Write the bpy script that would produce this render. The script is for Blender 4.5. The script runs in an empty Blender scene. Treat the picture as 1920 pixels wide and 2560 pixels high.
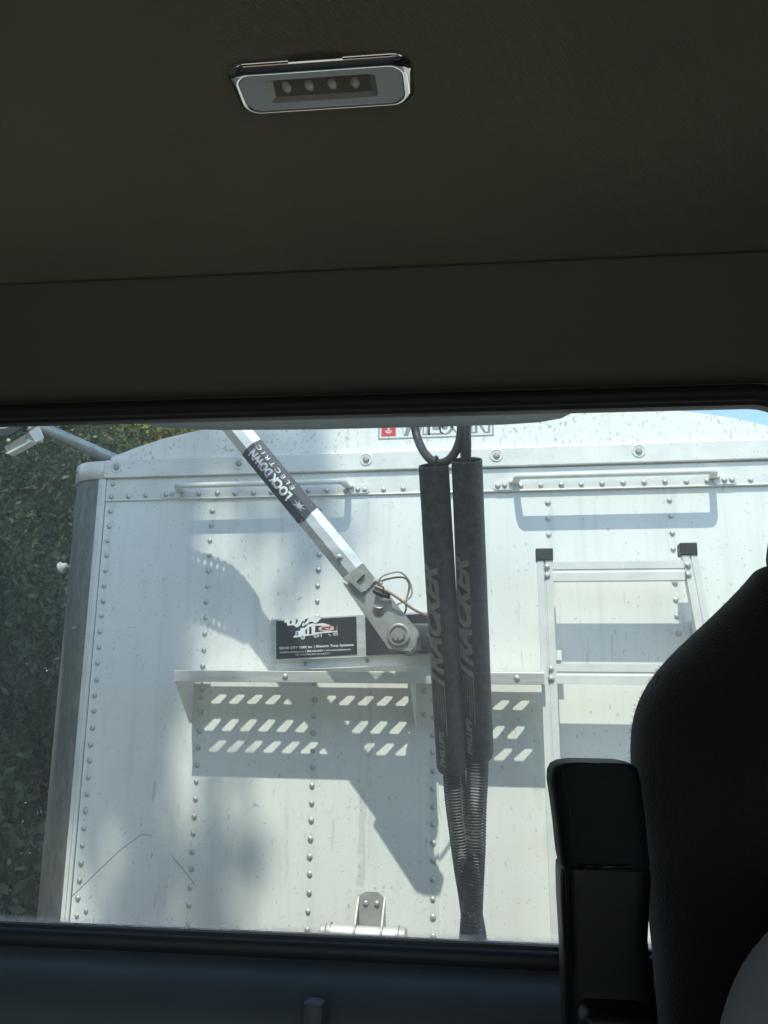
import bpy, bmesh, math, random
import numpy as np
from mathutils import Vector, Matrix
random.seed(7); RNG = np.random.default_rng(7)
S = bpy.context.scene; COL = S.collection
PI = math.pi

# ------------------------------------------------------------------ camera
FPX, IW, IH = 2150.0, 1920.0, 2560.0
YAW, PITCH, ROLL = math.radians(9.0), math.radians(12.61), math.radians(0.739)
CAM = Vector((0, 0, 2.2))
fw = Vector((-math.sin(YAW)*math.cos(PITCH), math.cos(YAW)*math.cos(PITCH), math.sin(PITCH)))
r0 = Vector((math.cos(YAW), math.sin(YAW), 0)); u0 = r0.cross(fw)
rt = math.cos(ROLL)*r0 + math.sin(ROLL)*u0
up = math.cos(ROLL)*u0 - math.sin(ROLL)*r0
cam = bpy.data.cameras.new('camera'); co = bpy.data.objects.new('camera', cam); COL.objects.link(co)
cam.sensor_fit = 'VERTICAL'; cam.sensor_height = 36.0; cam.sensor_width = 27.0
cam.lens = FPX/IH*36.0; cam.clip_start = 0.02; cam.clip_end = 2000
M4 = Matrix((rt, up, -fw)).transposed().to_4x4(); M4.translation = CAM
co.matrix_world = M4; S.camera = co

# ------------------------------------------------------------------ light
SUN = Vector((0.08, 1.0, -1.74)).normalized()          # direction the light travels
world = bpy.data.worlds.new('World'); S.world = world; world.use_nodes = True
wn = world.node_tree.nodes; wl = world.node_tree.links
sky = wn.new('ShaderNodeTexSky'); sky.sky_type = 'NISHITA'; sky.sun_disc = False
sky.sun_elevation = math.asin(-SUN.z)
sky.sun_rotation = math.atan2(-SUN.x, -SUN.y)
sky.air_density = 1.15; sky.dust_density = 0.7; sky.ozone_density = 2.0
wl.new(sky.outputs[0], wn['Background'].inputs[0]); wn['Background'].inputs[1].default_value = 0.15
sl = bpy.data.lights.new('sun', 'SUN'); sl.energy = 2.25; sl.angle = math.radians(0.53); sl.color = (1.0, 0.95, 0.86)
so = bpy.data.objects.new('sun', sl); COL.objects.link(so)
so.rotation_euler = SUN.to_track_quat('-Z', 'Y').to_euler(); so.location = (0, -5, 20)
S.view_settings.view_transform = 'Standard'; S.view_settings.look = 'None'
S.view_settings.exposure = 1.02; S.view_settings.gamma = 1.0
S.cycles.max_bounces = 10; S.cycles.diffuse_bounces = 5; S.cycles.transparent_max_bounces = 16
S.cycles.caustics_reflective = False; S.cycles.caustics_refractive = False

# ------------------------------------------------------------------ helpers
CABROT = math.radians(2.5)
def ray(x, y): return fw + rt*((x-IW/2)/FPX) - up*((y-IH/2)/FPX)
def P(x, y, Y):
    "point of the plane y=Y (trailer frame) that the camera sees at x, y"
    d = ray(x, y); return CAM + d*(Y/d.y)
def Pc(x, y, Y):
    "the same in the cab's own frame, which stands 2.5 degrees off the trailer's"
    d = Matrix.Rotation(-CABROT, 3, 'Z') @ ray(x, y); return Vector((0, 0, 2.2)) + d*(Y/d.y)
def Pz(x, y, Z):
    d = Matrix.Rotation(-CABROT, 3, 'Z') @ ray(x, y); return Vector((0, 0, 2.2)) + d*((Z-2.2)/d.z)

def tag(o, label=None, cat=None, group=None, kind=None):
    if label: o['label'] = label
    if cat: o['category'] = cat
    if group: o['group'] = group
    if kind: o['kind'] = kind
    return o
def empty(name, loc=(0, 0, 0), rz=0, parent=None):
    o = bpy.data.objects.new(name, None); COL.objects.link(o)
    o.location = loc; o.rotation_euler = (0, 0, rz); o.parent = parent; o.empty_display_size = 0.05
    return o
def frame_from(axis, hint=Vector((0, 0, 1))):
    a = axis.normalized()
    if abs(a.dot(hint)) > 0.97: hint = Vector((1, 0, 0))
    x = hint.cross(a).normalized(); return x, a.cross(x), a

class MB:
    def __init__(self): self.v = []; self.f = []
    def add(self, vs, fs):
        n = len(self.v); self.v += [tuple(p) for p in vs]; self.f += [tuple(i+n for i in f) for f in fs]; return self
    def box(self, x0, x1, y0, y1, z0, z1, bev=0.0):
        if bev <= 0:
            vs = [(x, y, z) for z in (z0, z1) for y in (y0, y1) for x in (x0, x1)]
            return self.add(vs, [(0,2,3,1),(4,5,7,6),(0,1,5,4),(2,6,7,3),(0,4,6,2),(1,3,7,5)])
        bm = bmesh.new(); bmesh.ops.create_cube(bm, size=1)
        for v in bm.verts:
            v.co = ((x0+x1)/2+v.co.x*(x1-x0), (y0+y1)/2+v.co.y*(y1-y0), (z0+z1)/2+v.co.z*(z1-z0))
        bmesh.ops.bevel(bm, geom=bm.edges[:], offset=bev, segments=2, profile=0.5, affect='EDGES')
        self.bm(bm); return self
    def bm(self, bm, M=None):
        bm.verts.index_update()
        self.add([(M @ v.co if M else v.co) for v in bm.verts], [[v.index for v in f.verts] for f in bm.faces]); bm.free(); return self
    def tube(self, pts, rad, n=10, cap=True, rx=None):
        pts = [Vector(p) for p in pts]; rs = rad if isinstance(rad, (list, tuple)) else [rad]*len(pts)
        base = len(self.v); px = None
        for i, p in enumerate(pts):
            d = (pts[min(i+1, len(pts)-1)] - pts[max(i-1, 0)]).normalized()
            if px is None: x, y, _ = frame_from(d)
            else:
                x = (px - d*px.dot(d)).normalized(); y = d.cross(x)
            px = x
            for k in range(n):
                a = 2*PI*k/n; self.v.append(tuple(p + x*math.cos(a)*rs[i] + y*math.sin(a)*rs[i]))
        for i in range(len(pts)-1):
            for k in range(n):
                k2 = (k+1) % n; b = base+i*n
                self.f.append((b+k, b+k2, b+n+k2, b+n+k))
        if cap:
            self.f.append(tuple(base+k for k in reversed(range(n)))); self.f.append(tuple(base+(len(pts)-1)*n+k for k in range(n)))
        return self
    def prism(self, poly, M, t):
        "polygon in the local xy plane, extruded t along local z, placed by M"
        n = len(poly)
        vs = [M @ Vector((p[0], p[1], 0)) for p in poly] + [M @ Vector((p[0], p[1], t)) for p in poly]
        fs = [tuple(reversed(range(n))), tuple(range(n, 2*n))] + [(i, (i+1) % n, n+(i+1) % n, n+i) for i in range(n)]
        return self.add(vs, fs)
    def lathe(self, prof, M, n=20):
        "profile of (radius, height) turned about local z"
        b = len(self.v)
        for (r, h) in prof:
            for k in range(n):
                a = 2*PI*k/n; self.v.append(tuple(M @ Vector((r*math.cos(a), r*math.sin(a), h))))
        for i in range(len(prof)-1):
            for k in range(n):
                k2 = (k+1) % n; self.f.append((b+i*n+k, b+i*n+k2, b+(i+1)*n+k2, b+(i+1)*n+k))
        if prof[-1][0] > 0: self.f.append(tuple(b+(len(prof)-1)*n+k for k in range(n)))
        if prof[0][0] > 0: self.f.append(tuple(b+k for k in reversed(range(n))))
        return self
    def loft(self, rings, cap=True):
        n = len(rings[0]); b = len(self.v)
        for r in rings: self.v += [tuple(p) for p in r]
        for i in range(len(rings)-1):
            for k in range(n):
                k2 = (k+1) % n; self.f.append((b+i*n+k, b+i*n+k2, b+(i+1)*n+k2, b+(i+1)*n+k))
        if cap:
            self.f.append(tuple(b+k for k in reversed(range(n)))); self.f.append(tuple(b+(len(rings)-1)*n+k for k in range(n)))
        return self
    def mesh(self, name, mat, smooth=False, angle=35):
        me = bpy.data.meshes.new(name); me.from_pydata(self.v, [], self.f)
        bm = bmesh.new(); bm.from_mesh(me); bmesh.ops.recalc_face_normals(bm, faces=bm.faces[:]); bm.to_mesh(me); bm.free()
        if mat: me.materials.append(mat)
        if smooth:
            me.polygons.foreach_set('use_smooth', [True]*len(me.polygons)); me.set_sharp_from_angle(angle=math.radians(angle))
        return me
    def build(self, name, mat, parent=None, smooth=False, angle=35):
        return link(name, self.mesh(name, mat, smooth, angle), parent)
def link(name, me, parent=None, loc=None, rot=None):
    o = bpy.data.objects.new(name, me); COL.objects.link(o); o.parent = parent
    if loc is not None: o.location = loc
    if rot is not None: o.rotation_euler = rot
    return o
def MT(loc, rot=None):
    m = (rot or Matrix.Identity(3)).to_4x4(); m.translation = Vector(loc); return m
FACE = Matrix(((1,0,0),(0,0,-1),(0,1,0)))      # local xy -> world xz, local z -> -y (towards the camera)
def rrect(w, h, r, n=6):
    pts = []
    for cx, cy, a0 in ((w/2-r, h/2-r, 0), (-w/2+r, h/2-r, 90), (-w/2+r, -h/2+r, 180), (w/2-r, -h/2+r, 270)):
        for i in range(n+1):
            a = math.radians(a0+90*i/n); pts.append((cx+r*math.cos(a), cy+r*math.sin(a)))
    return pts
def selling(cx, cy, cz, hw, hd, e=2.6, n=28):
    out = []
    for k in range(n):
        a = 2*PI*k/n; c, s = math.cos(a), math.sin(a)
        out.append((cx+hw*math.copysign(abs(c)**(2/e), c), cy+hd*math.copysign(abs(s)**(2/e), s), cz))
    return out

# ------------------------------------------------------------------ materials
def mat(name, col, rough=0.5, metal=0.0, var=0.0, vscale=8.0, bump=0.0, bscale=60.0, col2=None, spec=0.5, coat=0.0, stretch=None, rvar=0.0, sheen=0.0):
    m = bpy.data.materials.new(name); m.use_nodes = True; nt = m.node_tree; N = nt.nodes; L = nt.links
    b = N['Principled BSDF']; b.inputs['Base Color'].default_value = (*col, 1)
    b.inputs['Roughness'].default_value = rough; b.inputs['Metallic'].default_value = metal
    b.inputs['Specular IOR Level'].default_value = spec; b.inputs['Coat Weight'].default_value = coat
    if sheen: b.inputs['Sheen Weight'].default_value = sheen; b.inputs['Sheen Roughness'].default_value = 0.6
    tc = N.new('ShaderNodeTexCoord'); src = tc.outputs['Object']
    if stretch:
        mp = N.new('ShaderNodeMapping'); mp.inputs['Scale'].default_value = stretch; L.new(src, mp.inputs[0]); src = mp.outputs[0]
    if var or col2 or rvar:
        n = N.new('ShaderNodeTexNoise'); n.inputs['Scale'].default_value = vscale; n.inputs['Detail'].default_value = 8; n.inputs['Roughness'].default_value = 0.65
        L.new(src, n.inputs['Vector'])
        c2 = col2 if col2 else tuple(c*(1-var) for c in col)
        cr = N.new('ShaderNodeValToRGB'); cr.color_ramp.elements[0].position = 0.35; cr.color_ramp.elements[1].position = 0.65
        cr.color_ramp.elements[0].color = (*c2, 1); cr.color_ramp.elements[1].color = (*col, 1)
        L.new(n.outputs['Fac'], cr.inputs[0]); L.new(cr.outputs[0], b.inputs['Base Color'])
        if rvar:
            mr = N.new('ShaderNodeMapRange'); mr.inputs['To Min'].default_value = rough-rvar; mr.inputs['To Max'].default_value = rough+rvar
            L.new(n.outputs['Fac'], mr.inputs[0]); L.new(mr.outputs[0], b.inputs['Roughness'])
    if bump:
        n2 = N.new('ShaderNodeTexNoise'); n2.inputs['Scale'].default_value = bscale; n2.inputs['Detail'].default_value = 4
        L.new(src, n2.inputs['Vector'])
        bp = N.new('ShaderNodeBump'); bp.inputs['Strength'].default_value = bump; bp.inputs['Distance'].default_value = 0.002
        L.new(n2.outputs['Fac'], bp.inputs['Height']); L.new(bp.outputs[0], b.inputs['Normal'])
    return m

def wall_mat(name, speck, streak=True):
    "white painted sheet with bug specks, runs and rubbed grime"
    m = mat(name, (0.76, 0.77, 0.74), 0.42, spec=0.4); nt = m.node_tree; N = nt.nodes; L = nt.links; b = N['Principled BSDF']
    geo = N.new('ShaderNodeNewGeometry'); pos = geo.outputs['Position']
    def math_(op, a, c=None):
        q = N.new('ShaderNodeMath'); q.operation = op
        for i, x in enumerate((a, c)):
            if x is None: continue
            if isinstance(x, (int, float)): q.inputs[i].default_value = x
            else: L.new(x, q.inputs[i])
        return q.outputs[0]
    def noise(scale, detail=3, rough=0.6, st=None):
        n = N.new('ShaderNodeTexNoise'); n.inputs['Scale'].default_value = scale; n.inputs['Detail'].default_value = detail; n.inputs['Roughness'].default_value = rough
        if st:
            mp = N.new('ShaderNodeMapping'); mp.inputs['Scale'].default_value = st[0]; mp.inputs['Rotation'].default_value = st[1]; L.new(pos, mp.inputs[0]); L.new(mp.outputs[0], n.inputs['Vector'])
        else: L.new(pos, n.inputs['Vector'])
        return n.outputs['Fac']
    def step(x, lo, hi):
        mr = N.new('ShaderNodeMapRange'); mr.interpolation_type = 'SMOOTHSTEP'; mr.inputs['From Min'].default_value = lo; mr.inputs['From Max'].default_value = hi; L.new(x, mr.inputs[0]); return mr.outputs[0]
    sx = N.new('ShaderNodeSeparateXYZ'); L.new(pos, sx.inputs[0]); X, Z = sx.outputs[0], sx.outputs[2]
    grime = math_('ADD', math_('MULTIPLY', step(noise(2.3, 8, 0.7), 0.46, 0.76), 0.08), math_('MULTIPLY', step(noise(26, 5, 0.65, ((1, 1, 0.05), (0, 0, 0))), 0.50, 0.74), 0.17))
    sp = math_('MULTIPLY', step(noise(95, 2, 0.5, ((1, 1, 0.6), (0, 0.5, 0))), speck, speck+0.06), step(noise(6, 3), 0.35, 0.6))
    scr = math_('MULTIPLY', step(noise(48, 1, 0.4, ((1, 1, 0.14), (0, -0.45, 0))), 0.725, 0.75), step(noise(3.1, 2), 0.5, 0.62))
    f = math_('ADD', grime, math_('MULTIPLY', sp, 0.55)); f = math_('ADD', f, math_('MULTIPLY', scr, 0.32))
    mod = math_('PINGPONG', math_('ADD', X, 1.355), 0.18225)
    col_ = math_('SUBTRACT', 1.0, step(mod, 0.003, 0.022)); colg = math_('MULTIPLY', col_, step(noise(30, 4, 0.6, ((1, 1, 0.25), (0, 0, 0))), 0.42, 0.7))
    if streak: f = math_('ADD', f, math_('MULTIPLY', colg, 0.2))
    if streak:
        wob = math_('MULTIPLY', math_('SUBTRACT', noise(9, 5, 0.7), 0.5), 0.035)
        for x0, w, z0, z1, s in ((-0.475, 0.013, 1.62, 1.97, 0.26), (-0.455, 0.009, 1.93, 2.3, 0.2), (-0.70, 0.006, 1.66, 1.9, 0.14), (-1.23, 0.022, 1.56, 1.78, -0.25), (0.045, 0.012, 1.9, 2.15, 0.14)):
            d = math_('ABSOLUTE', math_('SUBTRACT', math_('ADD', X, wob), x0))
            k = math_('SUBTRACT', 1.0, step(d, w*0.75, w)); k = math_('MULTIPLY', k, step(Z, z0, z0+0.05)); k = math_('MULTIPLY', k, math_('SUBTRACT', 1.0, step(Z, z1-0.05, z1)))
            k = math_('MULTIPLY', k, step(noise(16, 5, 0.7), 0.38, 0.5)); f = math_('ADD', f, math_('MULTIPLY', k, s))
    mix = N.new('ShaderNodeMix'); mix.data_type = 'RGBA'; L.new(f, mix.inputs['Factor'])
    mix.inputs['A'].default_value = (0.78, 0.79, 0.76, 1); mix.inputs['B'].default_value = (0.25, 0.25, 0.21, 1)
    L.new(mix.outputs['Result'], b.inputs['Base Color'])
    bp = N.new('ShaderNodeBump'); bp.inputs['Strength'].default_value = 0.35; bp.inputs['Distance'].default_value = 0.02
    L.new(math_('SUBTRACT', noise(3.2, 4, 0.45, ((1, 1, 0.5), (0, 0, 0))), math_('MULTIPLY', math_('MULTIPLY', col_, noise(11, 2)), 0.12)), bp.inputs['Height']); L.new(bp.outputs[0], b.inputs['Normal'])
    return m

MAT = dict(
    wall=wall_mat('white_painted_sheet', 0.66), peak=wall_mat('speckled_white_sheet', 0.60, False),
    alu=mat('brushed_aluminium', (0.70, 0.71, 0.70), 0.42, 0.55, var=0.25, vscale=14, stretch=(0.3, 1, 3), rvar=0.1),
    white=mat('white_paint_trim', (0.74, 0.75, 0.72), 0.4, var=0.14, vscale=12),
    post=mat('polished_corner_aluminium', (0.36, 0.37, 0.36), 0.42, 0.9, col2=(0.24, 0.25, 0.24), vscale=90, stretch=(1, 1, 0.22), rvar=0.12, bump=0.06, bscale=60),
    rivet=mat('rivet_metal', (0.60, 0.60, 0.58), 0.42, 0.5, var=0.4, vscale=60),
    galv=mat('galvanised_steel', (0.48, 0.49, 0.46), 0.45, 0.6, col2=(0.33, 0.33, 0.29), vscale=18, bump=0.1),
    steel=mat('worn_steel', (0.42, 0.40, 0.36), 0.45, 0.8, col2=(0.24, 0.19, 0.14), vscale=40),
    chrome=mat('chrome', (0.85, 0.84, 0.80), 0.07, 1.0),
    black=mat('black_rubber', (0.022, 0.023, 0.023), 0.55, bump=0.05),
    tube=mat('dusty_black_sleeve', (0.010, 0.012, 0.0125), 0.55, col2=(0.060, 0.066, 0.066), vscale=75, bump=0.2, bscale=180),
    hose=mat('black_hose', (0.035, 0.038, 0.038), 0.5, var=0.5, vscale=30),
    coil=mat('dusty_black_coil', (0.055, 0.058, 0.058), 0.5, var=0.4, vscale=40),
    print_grey=mat('grey_green_print', (0.25, 0.29, 0.265), 0.6, var=0.35, vscale=60),
    label_black=mat('black_label', (0.030, 0.032, 0.034), 0.35, var=0.4, vscale=30),
    label_dark=mat('dark_grey_label', (0.055, 0.062, 0.070), 0.4, var=0.35, vscale=30),
    ink_white=mat('white_ink', (0.72, 0.74, 0.74), 0.5),
    ink_lilac=mat('faded_pale_ink', (0.42, 0.41, 0.46), 0.5),
    ink_red=mat('red_ink', (0.55, 0.05, 0.06), 0.5), ink_pink=mat('faded_pink_ink', (0.72, 0.42, 0.40), 0.5),
    ink_grey=mat('grey_ink', (0.24, 0.25, 0.26), 0.5), ink_blue=mat('blue_ink', (0.12, 0.2, 0.5), 0.5),
    wire_tan=mat('tan_wire', (0.33, 0.22, 0.15), 0.5), wire_grey=mat('grey_wire', (0.36, 0.35, 0.33), 0.5),
    hinge=mat('grey_bracket_metal', (0.46, 0.47, 0.45), 0.5, 0.3, var=0.2, vscale=30),  # base grey darker than the wall sheet
    headliner=None,
    trim=mat('grey_trim_plastic', (0.175, 0.17, 0.135), 0.62, bump=0.15, bscale=500),
    lower=mat('dark_trim_panel', (0.082, 0.096, 0.100), 0.55, var=0.22, vscale=6, bump=0.12, bscale=500),
    lens=mat('frosted_lens', (0.68, 0.76, 0.78), 0.32, spec=0.6),
    recess=mat('reflector_recess', (0.55, 0.56, 0.53), 0.3, 0.25),
    led=mat('led_dome', (0.9, 0.86, 0.76), 0.2, spec=1.0),
    vinyl=mat('black_vinyl', (0.004, 0.0075, 0.009), 0.55, spec=0.22, bump=0.5, bscale=700),
    plastic=mat('black_plastic', (0.004, 0.0065, 0.009), 0.42, spec=0.25, bump=0.05, bscale=300),
    seat=mat('black_seat_fabric', (0.014, 0.0155, 0.017), 0.9, var=0.4, vscale=260, bump=0.8, bscale=420, spec=0.25, sheen=0.3),
    thread=mat('stitch_thread', (0.022, 0.022, 0.022), 0.8),
    shirt=mat('grey_shirt', (0.26, 0.27, 0.26), 0.9, var=0.15, vscale=25, bump=0.4, bscale=500, sheen=0.3),
    skin=mat('skin', (0.45, 0.28, 0.2), 0.5), hair=mat('brown_hair', (0.05, 0.035, 0.025), 0.6), jeans=mat('jeans', (0.06, 0.08, 0.13), 0.85),
    bark=mat('bark', (0.10, 0.08, 0.06), 0.9, var=0.5, vscale=10, bump=1.0, bscale=14),
    ground=mat('gravel', (0.40, 0.37, 0.32), 0.95, var=0.4, vscale=3, bump=1.0, bscale=25),
    cabpaint=mat('cab_paint', (0.5, 0.5, 0.5), 0.4), floor=mat('cab_floor', (0.22, 0.19, 0.15), 0.9),
    lip=mat('dirty_grey_lip', (0.34, 0.34, 0.31), 0.6, var=0.5, vscale=9, stretch=(1, 1, 4)),
)
def headliner_mat():
    m = mat('headliner_cloth', (0.285, 0.25, 0.17), 0.95, sheen=0.2); nt = m.node_tree; N = nt.nodes; L = nt.links; b = N['Principled BSDF']
    tc = N.new('ShaderNodeTexCoord'); mp = N.new('ShaderNodeMapping'); mp.inputs['Rotation'].default_value = (0, 0, 0.6); L.new(tc.outputs['Object'], mp.inputs[0])
    w = N.new('ShaderNodeTexWave'); w.inputs['Scale'].default_value = 120; w.inputs['Distortion'].default_value = 2.5; w.inputs['Detail'].default_value = 2; w.inputs['Detail Scale'].default_value = 4; L.new(mp.outputs[0], w.inputs[0])
    n = N.new('ShaderNodeTexNoise'); n.inputs['Scale'].default_value = 5; n.inputs['Detail'].default_value = 4; L.new(tc.outputs['Object'], n.inputs[0])
    mu = N.new('ShaderNodeMath'); mu.operation = 'MULTIPLY_ADD'; L.new(w.outputs['Fac'], mu.inputs[0]); mu.inputs[1].default_value = 0.10; 
    mr = N.new('ShaderNodeMapRange'); mr.inputs['From Min'].default_value = 0.3; mr.inputs['From Max'].default_value = 0.7; mr.inputs['To Min'].default_value = 0.78; mr.inputs['To Max'].default_value = 0.92; L.new(n.outputs['Fac'], mr.inputs[0]); L.new(mr.outputs[0], mu.inputs[2])
    mx = N.new('ShaderNodeMix'); mx.data_type = 'RGBA'; mx.blend_type = 'MULTIPLY'; mx.inputs['Factor'].default_value = 1; mx.inputs['A'].default_value = (0.295, 0.255, 0.17, 1); L.new(mu.outputs[0], mx.inputs['B'])
    L.new(mx.outputs['Result'], b.inputs['Base Color'])
    bp = N.new('ShaderNodeBump'); bp.inputs['Strength'].default_value = 0.5; bp.inputs['Distance'].default_value = 0.001; L.new(w.outputs['Fac'], bp.inputs['Height']); L.new(bp.outputs[0], b.inputs['Normal'])
    return m
MAT['headliner'] = headliner_mat()
def leaf_mat(name, c1, c2):
    m = mat(name, c1, 0.5, spec=0.4); nt = m.node_tree; N = nt.nodes; L = nt.links; b = N['Principled BSDF']
    g = N.new('ShaderNodeNewGeometry'); cr = N.new('ShaderNodeValToRGB'); cr.color_ramp.elements[0].color = (*c1, 1); cr.color_ramp.elements[1].color = (*c2, 1)
    L.new(g.outputs['Random Per Island'], cr.inputs[0]); L.new(cr.outputs[0], b.inputs['Base Color'])
    t = N.new('ShaderNodeBsdfTranslucent'); L.new(cr.outputs[0], t.inputs[0]); mx = N.new('ShaderNodeMixShader'); mx.inputs[0].default_value = 0.3
    L.new(b.outputs[0], mx.inputs[1]); L.new(t.outputs[0], mx.inputs[2]); L.new(mx.outputs[0], N['Material Output'].inputs[0])
    return m
LEAF = [leaf_mat('leaf_green', (0.05, 0.085, 0.03), (0.16, 0.18, 0.05)), leaf_mat('leaf_dark', (0.045, 0.08, 0.04), (0.10, 0.14, 0.06))]
LEAF.append(leaf_mat('leaf_sunlit_tint', (0.07, 0.10, 0.03), (0.34, 0.31, 0.09)))  # brighter, yellower leaf colour with sunlight worked into it
def glass_mat():
    "thin clear pane with dust on it: mostly transparent, a little mirror, a little scattering dust"
    m = bpy.data.materials.new('dusty_glass'); m.use_nodes = True; nt = m.node_tree; N = nt.nodes; L = nt.links
    N.remove(N['Principled BSDF']); out = N['Material Output']
    tr = N.new('ShaderNodeBsdfTransparent'); tr.inputs[0].default_value = (0.875, 0.95, 0.885, 1)
    gl = N.new('ShaderNodeBsdfGlossy'); gl.inputs['Roughness'].default_value = 0.02
    fr = N.new('ShaderNodeFresnel'); fr.inputs[0].default_value = 1.12
    a = N.new('ShaderNodeMixShader'); L.new(fr.outputs[0], a.inputs[0]); L.new(tr.outputs[0], a.inputs[1]); L.new(gl.outputs[0], a.inputs[2])
    du = N.new('ShaderNodeBsdfTranslucent'); du.inputs[0].default_value = (0.8, 0.8, 0.76, 1)
    tc = N.new('ShaderNodeTexCoord')
    def noise(s, d, st=None, r=0.6):
        n = N.new('ShaderNodeTexNoise'); n.inputs['Scale'].default_value = s; n.inputs['Detail'].default_value = d; n.inputs['Roughness'].default_value = r
        if st:
            mp = N.new('ShaderNodeMapping'); mp.inputs['Scale'].default_value = st; L.new(tc.outputs['Object'], mp.inputs[0]); L.new(mp.outputs[0], n.inputs[0])
        else: L.new(tc.outputs['Object'], n.inputs[0])
        return n.outputs['Fac']
    def rng(x, a0, a1, b0, b1):
        q = N.new('ShaderNodeMapRange'); q.inputs['From Min'].default_value = a0; q.inputs['From Max'].default_value = a1; q.inputs['To Min'].default_value = b0; q.inputs['To Max'].default_value = b1; L.new(x, q.inputs[0]); return q.outputs[0]
    def add(x, y, op='ADD'):
        q = N.new('ShaderNodeMath'); q.operation = op; L.new(x, q.inputs[0])
        if isinstance(y, float): q.inputs[1].default_value = y
        else: L.new(y, q.inputs[1])
        return q.outputs[0]
    sx = N.new('ShaderNodeSeparateXYZ'); L.new(tc.outputs['Object'], sx.inputs[0])
    film = rng(noise(3.0, 6), 0.3, 0.7, 0.065, 0.115)
    specks = add(rng(noise(150, 2), 0.66, 0.72, 0.0, 0.22), rng(noise(4, 2), 0.4, 0.6, 0.2, 1.0), 'MULTIPLY')
    left = rng(sx.outputs[0], -0.55, -0.72, 0.0, 1.0)                    # smeared run down the left end of the pane
    low = rng(sx.outputs[2], 2.25, 1.95, 0.0, 1.0)
    smear = add(add(left, low, 'MULTIPLY'), rng(noise(13, 6, (1.5, 1, 0.28), 0.7), 0.46, 0.66, 0.0, 0.34), 'MULTIPLY')
    edge = add(rng(sx.outputs[2], 1.914, 1.905, 0.0, 0.55), rng(noise(60, 4), 0.3, 0.6, 0.2, 1.0), 'MULTIPLY')
    f = add(add(add(film, specks), smear), edge)
    mx = N.new('ShaderNodeMixShader'); L.new(f, mx.inputs[0]); L.new(a.outputs[0], mx.inputs[1]); L.new(du.outputs[0], mx.inputs[2]); L.new(mx.outputs[0], out.inputs[0])
    return m
MAT['glass'] = glass_mat()

_lm = MAT['lip'].node_tree; _t = _lm.nodes.new('ShaderNodeBsdfTranslucent'); _t.inputs[0].default_value = (0.55, 0.55, 0.51, 1)
_x = _lm.nodes.new('ShaderNodeMixShader'); _x.inputs[0].default_value = 0.85
_lm.links.new(_lm.nodes['Principled BSDF'].outputs[0], _x.inputs[1]); _lm.links.new(_t.outputs[0], _x.inputs[2]); _lm.links.new(_x.outputs[0], _lm.nodes['Material Output'].inputs[0])

# ------------------------------------------------------------------ lettering
def text_mesh(body, bold=0.0, shear=0.0, spacing=1.0):
    cu = bpy.data.curves.new('t', 'FONT'); cu.body = body; cu.offset = bold; cu.shear = shear; cu.resolution_u = 3; cu.space_character = spacing
    ob = bpy.data.objects.new('t', cu); me = ob.to_mesh()
    vs = [tuple(v.co[:2]) for v in me.vertices]; fs = [tuple(p.vertices) for p in me.polygons]
    ob.to_mesh_clear(); bpy.data.objects.remove(ob); bpy.data.curves.remove(cu)
    a = np.array(vs); lo, hi = a.min(0), a.max(0)
    return (a-lo)/(hi-lo), fs
def flat_text(body, M, x, y, w, h, **k):
    "lettering filling the box x, y, w, h of the local plane of M"
    a, fs = text_mesh(body, **k)
    return MB().add([M @ Vector((x+u*w, y+v*h, 0)) for u, v in a], fs)

# ------------------------------------------------------------------ ground
tag(MB().add([(-300,-300,0),(300,-300,0),(300,300,0),(-300,300,0)], [(0,1,2,3)]).build('ground', MAT['ground']), kind='structure')

# ------------------------------------------------------------------ trailer
D = 2.65
trailer = empty('grain_trailer', (-0.26, D, 0))
tag(trailer, 'white riveted grain trailer standing behind the rear window', 'trailer')
def T(b, name, m, smooth=False, parent=None, angle=35):
    "a trailer part built in world coordinates"
    par = parent or trailer
    o = b.build(name, MAT[m], par, smooth, angle)
    if par is trailer: o.matrix_parent_inverse = Matrix.Translation((0.26, -D, 0))
    return o
def TI(name, me, loc, parent=None, rot=None):
    o = link(name, me, parent or trailer, loc, rot)
    if parent is None: o.matrix_parent_inverse = Matrix.Translation((0.26, -D, 0))
    return o
XL, XR, XC = -1.372, 0.852, -0.26
def crest(x): return 3.170 - 0.114*(x-XC)**2
# front sheets (the left one laps over the right one at the centre seam)
T(MB().box(XL, XC+0.014, D, D+0.004, 0.95, 2.945), 'front_sheet', 'wall')
T(MB().box(XC-0.02, XR, D+0.0045, D+0.0085, 0.95, 2.945), 'front_sheet', 'wall')
poly = [(XL+0.006, 2.985)] + [(x, crest(x)-0.018*max(0, (abs(x-XC)-0.95)/0.16)) for x in np.linspace(XL+0.006, XR-0.006, 25)] + [(XR-0.006, 2.985)]
T(MB().prism(poly, MT((0, D+0.006, 0), FACE), 0.006), 'peaked_end_sheet', 'peak')
# cap rail with dished bolts
T(MB().box(XL-0.008, XR+0.008, D-0.016, D-0.001, 2.936, 2.998, 0.003), 'cap_rail', 'white')
bolt = MB(); Mr = MT((0, 0, 0), FACE)
bolt.lathe([(0.021, 0.0), (0.0205, 0.002), (0.018, 0.003), (0.0155, 0.0012), (0.014, 0.0012)], Mr, 24)
boltme = bolt.mesh('bolt', MAT['white'], True)
headme = MB().lathe([(0.0105, 0.001), (0.0105, 0.006), (0.009, 0.0075), (0.005, 0.008)], Mr, 6).mesh('bolt_head', MAT['steel'])
bz = 2.972
for x in (-1.335, -0.905, -0.478, -0.060, 0.375, 0.80):
    b = TI('bolt', boltme, (x, D-0.0162, bz))
    h = link('bolt_head', headme, b, (0, 0, 0))
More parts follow.
